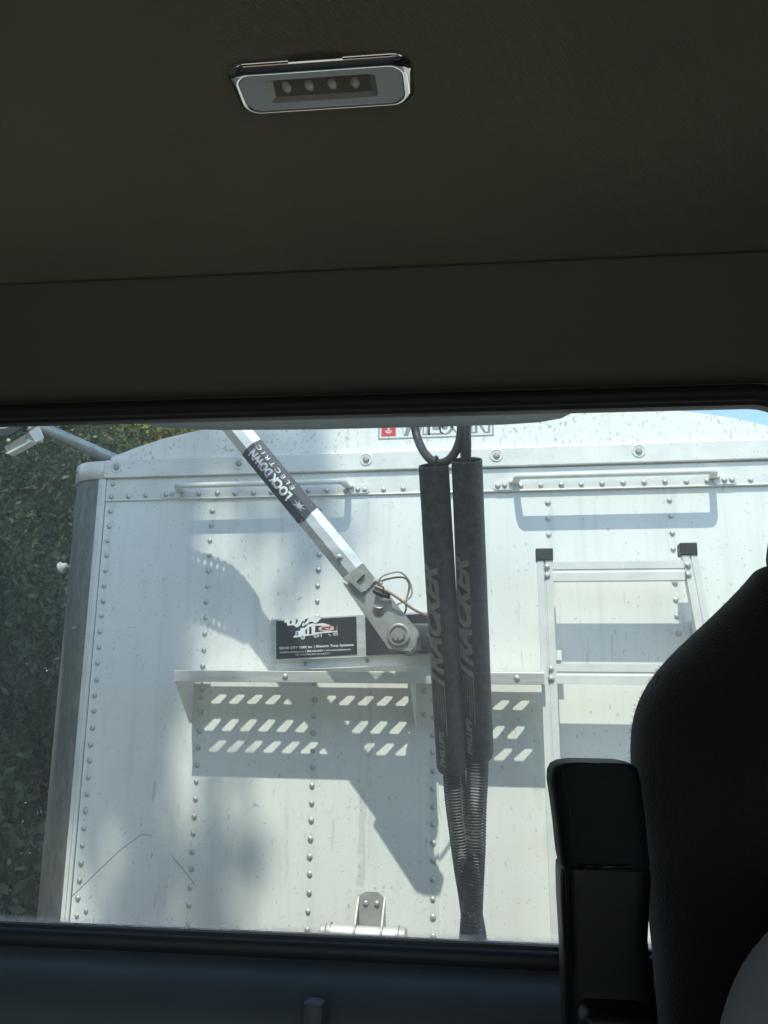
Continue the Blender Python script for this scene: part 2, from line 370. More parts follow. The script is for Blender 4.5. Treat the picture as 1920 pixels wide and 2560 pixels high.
# rivet strip with a rolled lower edge
T(MB().box(XL, XR, D-0.004, D-0.0005, 2.857, 2.930), 'rivet_strip', 'white')
T(MB().tube([(XL, D-0.004, 2.859), (XR, D-0.004, 2.859)], 0.003, 8), 'strip_bead', 'white', True)
# corner posts and their light extrusions
for s in (-1, 1):
    xe = XL if s < 0 else XR; r = 0.14
    def arc(rad, z0, z1, th=0.004, y0=0.0):
        m = MB(); n = 14; ring = []
        for i in range(n+1):
            a = (PI/2)*i/n; ring.append((xe+s*(0.028+rad*math.sin(a)), D+y0+0.14-rad*math.cos(a)))
        ring += [(xe+s*(0.028+rad), D+0.30)]
        if rad > 0.145: ring = [(xe+s*0.0085, ring[0][1])]+ring
        vs = [(x, y, z) for z in (z0, z1) for x, y in ring]; k = len(ring)
        return m.add(vs, [(i, i+1, k+i+1, k+i) for i in range(k-1)])
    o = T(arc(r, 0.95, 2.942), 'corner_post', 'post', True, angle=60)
    o = T(arc(r+0.007, 2.936, 2.998), 'corner_cap', 'white', True, angle=60)
    m = o.modifiers.new('thickness', 'SOLIDIFY'); m.thickness = 0.006
    x0, x1 = sorted((xe+s*0.002, xe+s*0.028))
    ex = MB().box(x0, x1, D-0.008, D+0.002, 0.95, 2.934, 0.0015); ex.box((x0+x1)/2-0.002, (x0+x1)/2+0.0025, D-0.013, D-0.007, 0.95, 2.932)
    T(ex, 'corner_extrusion', 'white')
    # long side and roof behind
    x = xe+s*0.166
    T(MB().add([(x, D+0.29, 0.95), (x, D+12, 0.95), (x, D+12, 2.95), (x, D+0.29, 2.95)], [(0,1,2,3)]), 'side_sheet', 'white')
    T(MB().box(x-0.03, x+0.03, D+0.25, D+12, 2.94, 3.0), 'top_rail', 'alu')
tp = [(x, 2.996+(crest(x)-2.996)*0.9-0.02) for x in np.linspace(XL-0.14, XR+0.14, 21)]
T(MB().add([(x, y, z) for y in (D+0.03, D+12) for x, z in tp], [(i, i+1, 22+i, 21+i) for i in range(20)]), 'roof_tarp', 'galv', True)
# hopper slope, frame and wheels under the body
T(MB().add([(XL-.1, D+.05, .95), (XR+.1, D+.05, .95), (XR-.5, D+3.4, .45), (XL+.5, D+3.4, .45), (XR-.5, D+4, .45), (XL+.5, D+4, .45), (XR+.1, D+12, .96), (XL-.1, D+12, .96)], [(0,1,2,3),(3,2,4,5),(5,4,6,7)]), 'hopper_floor', 'galv')
T(MB().box(XC-0.5, XC-0.4, D+0.1, D+12, 0.86, 0.95).box(XC+0.4, XC+0.5, D+0.1, D+12, 0.86, 0.95), 'frame_rail', 'steel')
for y in (D+9.6, D+10.9):
    for s in (-1, 1):
        w = T(MB().lathe([(0.28, -0.14), (0.5, -0.14), (0.52, -0.1), (0.52, 0.1), (0.5, 0.14), (0.28, 0.14)], MT((XC+s*0.95, y, 0.52), Matrix.Rotation(PI/2, 3, 'Y')), 28), 'wheel', 'black', True)
    T(MB().tube([(XC-0.9, y, 0.52), (XC+0.9, y, 0.52)], 0.06), 'axle', 'steel', True)
for s in (-1, 1):
    T(MB().box(XC+s*0.75-0.05, XC+s*0.75+0.05, D+1.6, D+1.7, 0.02, 0.8).box(XC+s*0.75-0.13, XC+s*0.75+0.13, D+1.52, D+1.78, 0.0, 0.025), 'landing_leg', 'steel')
# rivets
rivme = MB().lathe([(0.0086, 0.0), (0.0086, 0.0010), (0.0076, 0.0032), (0.0054, 0.0050), (0.0026, 0.0059), (0.0006, 0.0061)], Mr, 12).mesh('rivet', MAT['rivet'], True, 60)
def rivet(x, z, y=D, parent=None):
    o = TI('rivet', rivme, (x+random.uniform(-.0011, .0011), y, z+random.uniform(-.0014, .0014)), parent, (random.uniform(-.12, .12), random.uniform(0, 6.28), random.uniform(-.12, .12)))
    k_ = random.uniform(.9, 1.08); o.scale = (k_, k_*random.uniform(.8, 1.1), k_); return o
for i, x in enumerate((-1.352, -0.995, -0.629, -0.262, 0.096, 0.462, 0.826)):
    sp = 0.0505; z = 2.818 - (0.0 if i else -0.005)
    while z > 1.02:
        rivet(x, z, D if x < XC+0.02 else D+0.0045); z -= sp
rivet(-1.350, 2.915, D-0.004)
x = -1.352
while x < 0.83: rivet(x, 2.874, D-0.004); x += 0.0621
rivet(-1.322, 1.575)

# grab handles
def grab(x0, x1, label):
    b = MB(); zb = 2.874; so_ = 0.066; h = 0.0068; w = 0.011; r = 0.02
    path = [(x0+0.05, 0.004), (x0+0.068, 0.010)]
    for i in range(5):
        a = PI/2*i/4; path.append((x0+0.072+0.02*(1-math.cos(a))*0.6, 0.02+(so_-0.04)+0.02*math.sin(a)))
    left = path[:]; right = [(x0+x1-p, q) for p, q in reversed(left)]
    pts = [Vector((p, D-0.005-q, zb+0.012)) for p, q in left+right]
    rings = []
    for i, p in enumerate(pts):
        d = (pts[min(i+1, len(pts)-1)]-pts[max(i-1, 0)]).normalized(); nrm = Vector((d.y, -d.x, 0))
        rings.append([p+nrm*w*a+Vector((0, 0, h*c)) for a, c in ((-1, -.7), (-.8, -1), (.8, -1), (1, -.7), (1, .7), (.8, 1), (-.8, 1), (-1, .7))])
    b.loft(rings)
    hd = T(b, 'grab_handle', 'white', True, angle=50); hd['label'] = label
    for xx in (x0, x1-0.062):
        poly = [(xx+px+0.031, zb+pz) for px, pz in rrect(0.066, 0.026, 0.011, 5)]
        T(MB().prism(poly, MT((0, D-0.0045, 0), FACE), 0.005), 'foot_plate', 'white', parent=hd)
    for xx in (x0+0.012, x0+0.034, x1-0.034, x1-0.012): rivet(xx, zb, D-0.0095, hd)
grab(-1.168, -0.470, 'white strap grab handle nearer the dark corner post')
grab(-0.070, 0.655, 'white strap grab handle above the ladder')

# ladder
lad = empty('ladder', (0, 0, 0), parent=trailer); lad.matrix_parent_inverse = Matrix.Translation((0.26, -D, 0)); lad['label'] = 'aluminium ladder with black end caps'
def LB(b, name, m, smooth=False): return b.build(name, MAT[m], lad, smooth)
LY0, LY1 = D-0.128, D-0.090
def rail(px0, px1, w):
    a = P(*px0, LY0); c = P(*px1, LY0); dx = (c.x-a.x)/(c.z-a.z)
    zt, zb_ = a.z, 1.05
    def X(z): return a.x+dx*(z-a.z)
    prof = [(0, 0), (w*0.42, 0), (w*0.45, 0.004), (w*0.53, 0.004), (w*0.56, 0), (w, 0), (w, 0.04), (0, 0.04)]
    rings = [[(X(z)+u, LY0+v, z) for u, v in prof] for z in (zb_, zt)]
    LB(MB().loft(rings), 'rail', 'white')
    LB(MB().box(X(zt)-0.0035, X(zt)+w+0.0035, LY0-0.004, LY0+0.044, zt-0.030, zt+0.006, 0.003), 'end_cap', 'black')
    for z in np.arange(1.2, zt-0.1, 0.6): LB(MB().box(X(z)+0.008, X(z)+w-0.008, LY0+0.03, D, z, z+0.05), 'standoff_bracket', 'white')
    return X
RX0 = rail((1342, 1376), (1378, 2340), 0.043); RX1 = rail((1702, 1362), (1745, 1600), 0.041)
for k in range(5):
    z1 = 2.611-0.2925*k; z0 = z1-0.055
    rings = [[(X, LY0+0.003+v, z0+u) for u, v in ((0, 0), (0.024, 0), (0.027, 0.002), (0.031, 0.002), (0.034, 0), (0.055, 0), (0.055, 0.034), (0, 0.034))] for X in (RX0(z1)+0.041, RX1(z1)+0.002)]
    LB(MB().loft(rings), 'rung', 'white')
    for X in (RX0(z1)+0.027, RX1(z1)+0.011):
        for zz in (z1-0.014, z1-0.040): rivet(X, zz, LY0-0.0005, lad)
o = LB(MB().box(RX0(2.35)+0.043, RX0(2.35)+0.062, D-0.06, D-0.0005, 2.333, 2.362), 'clip', 'white')

# perforated step shelf
shelf = empty('step_shelf', (0, 0, 0), parent=trailer); shelf.matrix_parent_inverse = Matrix.Translation((0.26, -D, 0)); shelf['label'] = 'perforated aluminium step shelf on brackets'
SX0, SX1, SY0, SY1, SZ = -1.022, 0.066, D-0.158, D-0.024, 2.291
bm = bmesh.new()
def ed(pts):
    vs = [bm.verts.new((x, y, 0)) for x, y in pts]; return [bm.edges.new((vs[i], vs[(i+1) % len(vs)])) for i in range(len(vs))]
es = ed([(SX0, SY0), (SX1, SY0), (SX1, SY1), (SX0, SY1)])
PITCHX = 0.0585
for row, (ya, yb, off, sk) in enumerate(((D-0.0915+0.037, D-0.073+0.037, 0.020, 0.030), (D-0.124+0.022, D-0.101+0.022, -0.002, 0.034), (D-0.138, D-0.116, 0.014, 0.036))):
    ya, yb = min(ya, yb), max(ya, yb); n = int((SX1-SX0-0.08)/PITCHX)
    for i in range(n):
        x = SX0+0.035+off+PITCHX*i; w = 0.030; c = 0.006
        if any(abs(x-bx) < 0.03 for bx in (-0.305,)): continue
        es += ed([(x, ya+c*.8), (x+c*0.6, ya), (x+w-c*.2, ya), (x+w+sk*0.85-0.004, yb-c*.9), (x+w+sk*0.9-0.006, yb), (x+sk, yb)])
r = bmesh.ops.triangle_fill(bm, use_beauty=True, use_dissolve=False, edges=es)
g = bmesh.ops.extrude_face_region(bm, geom=bm.faces[:])
for v in [q for q in g['geom'] if isinstance(q, bmesh.types.BMVert)]: v.co.z += 0.004
for v in bm.verts: v.co.z += SZ-0.004
MB().bm(bm).build('tread_plate', MAT['white'], shelf)
MB().box(SX0-0.002, SX1, SY0-0.005, SY0-0.0005, SZ-0.032, SZ+0.001, 0.001).build('front_flange', MAT['alu'], shelf)
for bx, w in ((SX0+0.001, 0.055), (-0.315, 0.05)):
    poly = [(SY0+0.002, SZ-0.006), (D-0.001, SZ-0.006), (D-0.001, SZ-0.155), (D-0.022, SZ-0.155), (SY0+0.004, SZ-0.034)]
    m = MB().prism(poly, MT((bx, 0, 0), Matrix(((0,0,1),(1,0,0),(0,1,0)))), 0.003); m.box(bx+0.003, bx+w, D-0.004, D-0.0006, SZ-0.155, SZ-0.02)
    o = m.build('bracket', MAT['white'], shelf)
    for z in (SZ-0.05, SZ-0.12):
        q = rivet(bx+w*0.55, z, D-0.004, o)
for X in (-0.03, -0.70): 
    q = rivet(X+0.02, SZ-0.014, SY0-0.005, shelf)

# hinge bracket with its roller at the foot of the wall
hin = empty('roller_bracket', (0, 0, 0), parent=trailer); hin.matrix_parent_inverse = Matrix.Translation((0.26, -D, 0)); hin['label'] = 'folded bracket holding a horizontal roller pin'
a0, a1 = P(892, 2330, D-0.03), P(955, 2330, D-0.03); zt = P(920, 2228, D).z; zc = P(920, 2338, D-0.04).z
xa, xb = a0.x, a1.x
MB().prism([(xa, zc-0.05), (xb, zc-0.05), (xb, zt-0.014), (xb-0.018, zt), (xa+0.02, zt), (xa, zt-0.012)], MT((0, D-0.0006, 0), FACE), 0.004).build('back_plate', MAT['hinge'], hin)
for xx in (xa-0.004, xb):
    MB().prism([(D-0.001, zt-0.014), (D-0.001, zc-0.06), (D-0.075, zc-0.06), (D-0.075, zc+0.012), (D-0.05, zc+0.03)], MT((xx, 0, 0), Matrix(((0,0,1),(1,0,0),(0,1,0)))), 0.004).build('cheek', MAT['hinge'], hin)
    MB().lathe([(0.030, 0), (0.030, 0.006), (0.026, 0.008)], MT((xx-0.002, D-0.042, zc), Matrix.Rotation(PI/2, 3, 'Y')), 24).build('washer', MAT['hinge'], hin, True)
rx = MT((0, D-0.042, zc), Matrix.Rotation(PI/2, 3, 'Y'))
for p0, p1, nm in ((826, 886, 'roller'), (896, 947, 'roller'), (962, 982, 'roller')):
    pass
xs0, xs1 = P(803, 2330, D-0.04).x, P(1016, 2330, D-0.04).x
MB().lathe([(0.0245, xs0+0.025), (0.0245, xs1-0.03)], rx, 28).build('roller_pin', MAT['alu'], hin, True)
for a_, b_ in ((xs0, xs0+0.018), (xs1-0.022, xs1)):
    MB().lathe([(0.024, a_), (0.027, a_+0.003), (0.027, b_-0.003), (0.024, b_)], rx, 28).build('end_collar', MAT['hinge'], hin, True)
for a_ in (xs0+0.020, xs1-0.030):
    MB().lathe([(0.031, a_), (0.031, a_+0.009)], rx, 28).build('washer', MAT['hinge'], hin, True)
for dx in (0.3, 0.72):
    q = rivet(xa+(xb-xa)*dx, zt-0.032, D-0.005, hin)

# brand sticker on the peaked sheet
def px_frame(pl, pr, Y):
    a, b = P(*pl, Y), P(*pr, Y); u = (b-a); L_ = u.length; u.normalize(); v = Vector((-u.z, 0, u.x))
    R = Matrix((u, v, u.cross(v))).transposed(); return MT(a, R), L_
Ms = MT((-0.442, D-0.0003, 3.042), FACE); SWd, SHt = 0.374, 0.112
def up_(M, d): return M @ Matrix.Translation((0, 0, d))
st = MB(); k = 0.0045
for x, y, w, h in ((0, 0, SWd, k), (0, SHt-k, SWd, k), (0, k, k, SHt-2*k), (SWd-k, k, k, SHt-2*k)): st.prism([(x, y), (x+w, y), (x+w, y+h), (x, y+h)], Ms, 0.0006)
stick = T(st, 'brand_sticker', 'ink_grey')
T(MB().prism([(k, k), (SWd-k, k), (SWd-k, SHt-k), (k, SHt-k)], Ms, 0.0003), 'sticker_ground', 'ink_white', parent=stick)
T(MB().prism([(0.010, 0.010), (0.058, 0.010), (0.058, 0.102), (0.010, 0.102)], Ms, 0.0007), 'red_field', 'ink_red', parent=stick)
an = MB(); A = up_(Ms, 0.001)
pts = [(0.034+0.010*math.cos(t), 0.030+0.010*math.sin(t)) for t in np.linspace(-PI*1.0, 0.0, 9)]
an.add([A @ Vector((x, y, 0)) for x, y in pts]+[A @ Vector((0.034+(x-0.034)*0.55, 0.030+(y-0.030)*0.55, 0)) for x, y in pts], [(i, i+1, 10+i, 9+i) for i in range(8)])
an.prism([(0.0315, 0.028), (0.0365, 0.028), (0.0365, 0.082), (0.0315, 0.082)], A, 0.0002); an.prism([(0.022, 0.06), (0.046, 0.06), (0.046, 0.066), (0.022, 0.066)], A, 0.0002)
T(an, 'emblem', 'ink_white', parent=stick)
T(flat_text('WILSON', up_(Ms, 0.0008), 0.061, 0.009, 0.306, 0.094, bold=0.12, shear=0.06), 'letter_shadow', 'ink_grey', parent=stick)
T(flat_text('WILSON', up_(Ms, 0.0012), 0.0665, 0.014, 0.292, 0.084, bold=0.0, shear=0.06), 'lettering', 'ink_white', parent=stick)
# fine scratches
for pts in ([(345, 2340), (420, 2195), (470, 2135)], [(175, 2245), (300, 2125), (355, 2085), (380, 2090)], [(430, 2140), (475, 2195), (490, 2215)]):
    T(MB().tube([P(x, y, D-0.0004) for x, y in pts], 0.0009, 5), 'scratch', 'ink_grey') if pts[0][0] != 345 else None

# dangling marker lamp and its wire on the corner post
ml = empty('marker_lamp', (0, 0, 0)); tag(ml, 'small pale marker lamp dangling on a wire beside the corner post', 'lamp')
Ym = D+0.12; c = P(160, 1417, Ym)
MB().tube([P(196, 1406, Ym), P(184, 1408, Ym), P(176, 1414, Ym), P(170, 1417, Ym)], 0.0022, 8).build('wire', MAT['ink_white'], ml, True)
ax = (P(176, 1412, Ym)-P(150, 1424, Ym)).normalized(); X_, Y_, Z_ = frame_from(ax); RM = Matrix((X_, Y_, Z_)).transposed()
MB().lathe([(0.021, -0.012), (0.021, -0.005), (0.013, 0.0), (0.011, 0.010), (0.006, 0.014)], MT(c, RM), 20).build('housing', MAT['white'], ml, True)
MB().lathe([(0.012, -0.020), (0.018, -0.017), (0.020, -0.0121)], MT(c, RM), 20).build('lens', MAT['ink_pink'], ml, True)

# round bar arm with a chrome bracket beyond the corner
sa = empty('side_arm', (0, 0, 0)); tag(sa, 'grey tubular arm with chrome bracket and round lamp left of the trailer', 'arm')
A0, A1 = P(395, 1195, 3.05), P(60, 1050, 2.45)
q0 = A0.lerp(A1, -0.15); q1 = A0.lerp(A1, 0.93)
MB().tube([q0, q1], 0.0205, 20).build('tube', MAT['galv'], sa, True)
ringp = A0.lerp(A1, 0.32); MB().tube([ringp, A0.lerp(A1, 0.345)], 0.0222, 20).build('sleeve', MAT['galv'], sa, True)
Yb = 2.50
def poly_px(pl, Y, t, name, m, par, bev=None):
    pts = [P(x, y, Y) for x, y in pl]
    MB().prism([(p.x, p.z) for p in pts], MT((0, Y, 0), FACE), t).build(name, MAT[m], par)
poly_px([(14, 1118), (78, 1080), (90, 1100), (88, 1108), (36, 1139), (26, 1138), (18, 1128)], Yb, 0.006, 'bracket_plate', 'steel', sa)
fl = [(76, 1082), (100, 1068), (110, 1094), (107, 1102), (92, 1108)]
poly_px(fl, Yb-0.012, 0.010, 'bracket_flange', 'white', sa)
poly_px([(26, 1139), (90, 1106), (92, 1110), (34, 1141)], Yb-0.004, 0.03, 'bracket_lip', 'white', sa)
for x, y in ((22, 1102), (70, 1104), (75, 1072)):
    MB().lathe([(0.007, 0), (0.007, 0.005), (0.004, 0.007)], MT(P(x, y, Yb-0.012), FACE), 6).build('bolt', MAT['rivet'], sa)
cl = P(18, 1030, Yb+0.02)
MB().lathe([(0.075, -0.01), (0.088, 0.0), (0.088, 0.012), (0.066, 0.016)], MT(cl, FACE), 40).build('lamp_rim', MAT['label_dark'], sa, True)
MB().lathe([(0.066, 0.0145), (0.062, 0.017), (0.045, 0.021), (0.02, 0.024), (0.001, 0.025)], MT(cl, FACE), 40).build('lamp_glass', MAT['white'], sa, True)

# ------------------------------------------------------------------ tarp arm and its mount
ta = empty('tarp_arm', (0, 0, 0)); tag(ta, 'slanting aluminium tarp arm with black label, pivoting on its mount', 'tarp arm')
Mh, HL = px_frame((678, 1652), (1108, 1634), D-0.03); HH = 0.128
MB().prism([(0, 0), (HL, 0), (HL, HH), (0, HH)], Mh @ Matrix.Translation((0, 0, -0.028)), 0.028).build('mount_channel', MAT['alu'], ta)
MB().prism([(0.01, -0.030), (HL, -0.030), (HL, -0.0005), (0.01, -0.0005)], Mh @ Matrix.Translation((0, 0, -0.028)), 0.012).build('mount_flange', MAT['white'], ta)
lb = MB().prism([(0.0165, 0.004), (0.272, 0.008), (0.272, HH-0.004), (0.0165, HH-0.006)], up_(Mh, 0.0003), 0.0012).build('mount_label', MAT['label_black'], ta)
MB().prism([(0.300, 0.004), (HL, 0.004), (HL, HH-0.006), (0.300, HH-0.006)], up_(Mh, 0.0003), 0.004).build('dark_pad', MAT['label_black'], ta)  # dark sheet over the right part of the mount
A = up_(Mh, 0.0020)
def LT(body, x, y, w, h, m='ink_white', par=lb, **k): return flat_text(body, A, x, y, w, h, **k).build('lettering', MAT[m], par)
LT('SIOUX CITY TARP, Inc', 0.0266, 0.0325, 0.1049, 0.0085, bold=0.03)
LT('|', 0.1376, 0.0315, 0.0011, 0.011); LT('Electric Tarp Systems', 0.1436, 0.0325, 0.1184, 0.0095, bold=0.03)
LT('sales@siouxcitytarp.com', 0.0266, 0.0205, 0.0780, 0.007, bold=0.01); LT('|', 0.1093, 0.0200, 0.0008, 0.008)
LT('888-258-6939', 0.1147, 0.0215, 0.0498, 0.0062, bold=0.02); LT('|', 0.1692, 0.0200, 0.0008, 0.008); LT('www.siouxcitytarp.com', 0.1739, 0.0205, 0.0780, 0.0072, bold=0.01)
LT('5201 Harbor Drive, Sioux City, Iowa 51111', 0.0790, 0.0115, 0.1076, 0.0062, bold=0.01)
def shape(pl, m, dz=0.0):
    return MB().prism([(0.0165+(x-178)*0.000222, 0.006+(808-y)*0.000236) for x, y in pl], up_(A, dz), 0.0002).build('truck_drawing', MAT[m], lb)
S_ = lambda *a: [tuple(a[i:i+2]) for i in range(0, len(a), 2)]
for pl, m, dz in (
    (S_(300,295, 440,305, 560,290, 720,275, 800,300, 825,315, 760,370, 735,365, 700,345, 660,350, 640,370, 600,385, 560,405, 555,370, 590,340, 560,330, 520,395, 470,415, 440,385, 400,380, 345,385, 330,330, 300,350), 'ink_white', 0),
    (S_(470,305, 500,310, 480,360, 455,375), 'label_black', .0003), (S_(600,310, 650,300, 600,360, 575,372), 'label_black', .0003), (S_(380,320, 410,322, 400,360, 375,362), 'label_black', .0003),
    (S_(528,425, 600,420, 640,380, 730,368, 745,400, 735,520, 560,535, 430,545, 430,530, 462,512, 462,465, 528,458), 'ink_white', 0), (S_(470,472, 502,470, 502,520, 470,522), 'ink_blue', .0003), (S_(600,450, 625,435, 625,505, 600,505), 'label_black', .0003), (S_(655,415, 690,412, 690,510, 655,510), 'label_black', .0003),
    (S_(735,380, 850,372, 950,400, 940,410, 735,402), 'ink_white', 0), (S_(735,490, 1058,480, 1058,495, 735,510), 'ink_white', 0), (S_(1048,412, 1058,412, 1058,480, 1048,480), 'ink_grey', 0), (S_(820,510, 832,510, 832,550, 820,550), 'ink_white', 0),
    (S_(925,515, 935,513, 968,545, 958,548), 'ink_white', 0)): shape(pl, m, dz)
for cx, cy, r in ((563, 545, 30), (742, 532, 25), (772, 530, 25), (1018, 524, 20), (1044, 522, 20)):
    shape([(cx+r*math.cos(t), cy+r*math.sin(t)) for t in np.linspace(0, 2*PI, 18, endpoint=False)], 'ink_white', .0004); shape([(cx+r*.65*math.cos(t), cy+r*.65*math.sin(t)) for t in np.linspace(0, 2*PI, 18, endpoint=False)], 'label_black', .0007)
    shape([(cx+r*.3*math.cos(t), cy+r*.3*math.sin(t)) for t in np.linspace(0, 2*PI, 12, endpoint=False)], 'ink_white', .001)
shape([(900+112*math.cos(t), 445+40*math.sin(t)) for t in np.linspace(0, 2*PI, 28, endpoint=False)], 'ink_pink', .0004)
flat_text('SCT', up_(A, 0.0008), 0.0165+(830-178)*.000222, 0.006+(808-468)*.000236, 0.0317, 0.0105, bold=0.06, shear=0.2).build('lettering', MAT['label_black'], lb)
for x in (0.105, 0.30): MB().lathe([(0.006, 0), (0.006, 0.004), (0.003, 0.006)], Mh @ Matrix.Translation((x, -0.012, -0.014)), 6).build('bolt', MAT['steel'], ta)

YA = 2.30
pa, pb = P(888, 1432, YA-0.01), P(594, 1075, YA)            # tube axis, front of the fork and where it leaves the window
adir = (pb-pa).normalized(); pc = pa + adir*1.0
side = Vector((0, -1, 0)); side = (side-adir*side.dot(adir)).normalized(); cross = adir.cross(side)   # cross: to the lower left / upper right
def AP(s, c, f): return pa + adir*s + cross*c + side*f
oct_ = [(0.034, -0.012), (0.034, 0.014), (0.012, 0.026), (-0.012, 0.026), (-0.034, 0.014), (-0.034, -0.012), (-0.012, -0.024), (0.012, -0.024)]
alen = 0.665
MB().loft([[AP(s, c, f*1.1) for c, f in oct_] for s in (-0.06, alen)]).build('arm_tube', MAT['alu'], ta)
# black wrap-around label and its lettering, laid over the three faces towards the camera
lab = MB(); s0, s1 = 0.205, 0.480
prof = [(-0.0350, -0.013), (-0.0350, 0.0160), (-0.0122, 0.0294), (0.0122, 0.0294), (0.0350, 0.0160), (0.0350, -0.002)]
lab.add([AP(s+(0.006*math.sin(i*2.1) if s == s0 else 0), c, f) for s in (s0, s1) for i, (c, f) in enumerate(prof)], [(i, i+1, 7+i, 6+i) for i in range(5)])
lab = lab.build('arm_label', MAT['label_dark'], ta)
def armtext(body, m, s, ln, c0, c1, **k):
    "lettering that runs up the arm, following its faces: v goes across them"
    a, fs = text_mesh(body, **k); bm = bmesh.new(); vs = [bm.verts.new((u*ln, c0+v*(c1-c0), 0)) for u, v in a]
    for f in fs: bm.faces.new([vs[i] for i in f])
    for cc in (-0.0122, 0.0122): bmesh.ops.bisect_plane(bm, geom=bm.verts[:]+bm.edges[:]+bm.faces[:], plane_co=(0, cc, 0), plane_no=(0, 1, 0))
    out = MB(); bm.verts.index_update()
    def face_f(c):
        xs = [q[0] for q in prof[1:5]]; ys = [q[1] for q in prof[1:5]]; return float(np.interp(c, xs, ys))+0.0007
    out.add([AP(s+v.co.x, v.co.y, face_f(v.co.y)) for v in bm.verts], [[v.index for v in f.verts] for f in bm.faces]); bm.free()
    return out.build('lettering', MAT[m], lab)
# text reads up the arm (start near the pivot), letter tops towards the upper-left edge
UL = 1 if cross.x < 0 else -1      # sign of c that lies on the lower-left side of the arm
armtext('LOCK', 'ink_white', 0.280, 0.088, -UL*0.006, UL*0.022, bold=0.05)
armtext('DOWN', 'ink_lilac', 0.371, 0.092, -UL*0.006, UL*0.022, bold=0.05)
armtext('E L E C T R I C', 'ink_white', 0.294, 0.172, -UL*0.0225, -UL*0.0100, bold=0.0)
stp = []
for i in range(18):
    a = 2*PI*i/18; r_ = (0.024 if i % 4 == 0 else 0.017) if i % 2 == 0 else 0.006; stp.append((0.243+r_*1.1*math.cos(a), r_*0.95*math.sin(a)))
fq = 0.0302
cen = AP(0.243, 0, fq); starv = [cen]
for s, c in stp: starv.append(AP(s, c, (0.0300 if abs(c) < 0.0122 else float(np.interp(abs(c), [0.0122, 0.0350], [0.0300, 0.0168])))+0.0004))
MB().add(starv, [(0, 1+i, 1+(i+1) % 18) for i in range(18)]).build('star_mark', MAT['ink_lilac'], lab)
MB().lathe([(0.0085, 0), (0.0085, 0.003), (0.006, 0.003), (0.006, 0.007), (0.003, 0.009)], MT(AP(0.055, 0.004*UL, 0.0285), Matrix((cross, adir, side)).transposed()), 12).build('bolt', MAT['rivet'], ta, True)

# fork, pivot plates and pin: outlines on the arm's plane, plate thickness 8 mm
YP = 2.262
def plate(pl, Y, t, name, m):
    pts = [P(600+x*0.422, 1000+y*0.422, Y) for x, y in pl]
    return MB().prism([(p.x, p.z) for p in pts], MT((0, Y+t, 0), FACE), t).build(name, MAT[m], ta)
front = [(606, 1078), (650, 1098), (722, 1150), (800, 1075), (850, 1105), (892, 1165), (1056, 1372), (1032, 1462), (1008, 1490), (880, 1470)]
plate(front, YP, 0.008, 'pivot_plate', 'galv')
plate([(x+6, y+14) for x, y in front], YP+0.085, 0.008, 'pivot_plate', 'galv')
plate([(606, 1058), (655, 1020), (700, 985), (728, 966), (806, 1064), (772, 1104), (722, 1150), (690, 1132)], YP-0.006, 0.010, 'fork_socket', 'galv')
plate([(640, 1068), (712, 1002), (724, 1010), (735, 1030), (690, 1075), (735, 1130), (722, 1142)], YP-0.016, 0.010, 'socket_strap', 'galv')
pp = P(600+940*0.422, 1000+1392*0.422, YP)
Fm = MT(pp, FACE)
MB().lathe([(0.030, -0.001), (0.030, 0.006), (0.0275, 0.008), (0.0235, 0.008), (0.0235, 0.004), (0.0185, 0.004)], Fm, 32).build('bushing_ring', MAT['galv'], ta, True)
MB().lathe([(0.0165, 0.0), (0.0165, 0.012), (0.0155, 0.0135)], Fm, 28).build('pivot_pin', MAT['galv'], ta, True)
MB().box(pp.x-0.002, pp.x+0.002, pp.y-0.0142, pp.y-0.010, pp.z-0.017, pp.z-0.008).build('keyway', MAT['black'], ta)
p2 = P(600+822*0.422, 1000+1243*0.422, YP)
MB().lathe([(0.0165, -0.001), (0.0165, 0.003), (0.015, 0.004), (0.007, 0.004), (0.007, 0.008), (0.005, 0.009)], MT(p2, FACE), 24).build('lock_pin', MAT['steel'], ta, True)
MB().tube([p2+Vector((-0.012, -0.006, 0.006)), p2+Vector((-0.004, -0.011, 0.004)), p2+Vector((0.006, -0.011, 0.003)), p2+Vector((0.012, -0.006, 0.007))], 0.0018, 6).build('retaining_clip', MAT['steel'], ta, True)
# gear motor between plate and mount
MB().lathe([(0.030, -0.33), (0.030, -0.21), (0.044, -0.205), (0.044, -0.10), (0.028, -0.095), (0.028, -0.012)], MT(pp, FACE), 28).build('gear_motor', MAT['label_dark'], ta, True)
gq = P(1050, 1590, 2.45)
MB().box(gq.x-0.03, gq.x+0.10, 2.44, 2.60, gq.z-0.035, gq.z+0.035, 0.008).build('motor_case', MAT['label_dark'], ta, True)
MB().lathe([(0.016, -0.03), (0.016, 0.0), (0.012, 0.004)], MT(P(1082, 1588, 2.42), FACE), 8).build('cable_gland', MAT['galv'], ta, True)
# spring elbow at the upper end, above the window
pe = AP(alen, 0, 0); left = Vector((-1, 0.0, -0.12)).normalized()
path = []
for i in range(90):
    t = i/89; a = min(1, t*1.5)*math.radians(52); d_ = adir*math.cos(a)+left*math.sin(a)
    path.append((path[-1] if path else pe) + d_*(0.23/89))
sp = []; x_ = side
for i, p in enumerate(path):
    a = t = i/89; d_ = (path[min(i+1, 89)]-path[max(i-1, 0)]).normalized(); e1 = side; e2 = d_.cross(e1).normalized()
    for k in range(2):
        ph = 2*PI*(i+k/2)/7.0; sp.append(p + (e1*math.cos(ph)+e2*math.sin(ph))*(0.040+0.015*min(1, t*2.2)))
MB().tube(sp, 0.0055, 6).build('elbow_spring', MAT['steel'], ta, True)
MB().tube(path, 0.040, 14).build('elbow_core', MAT['black'], ta, True)
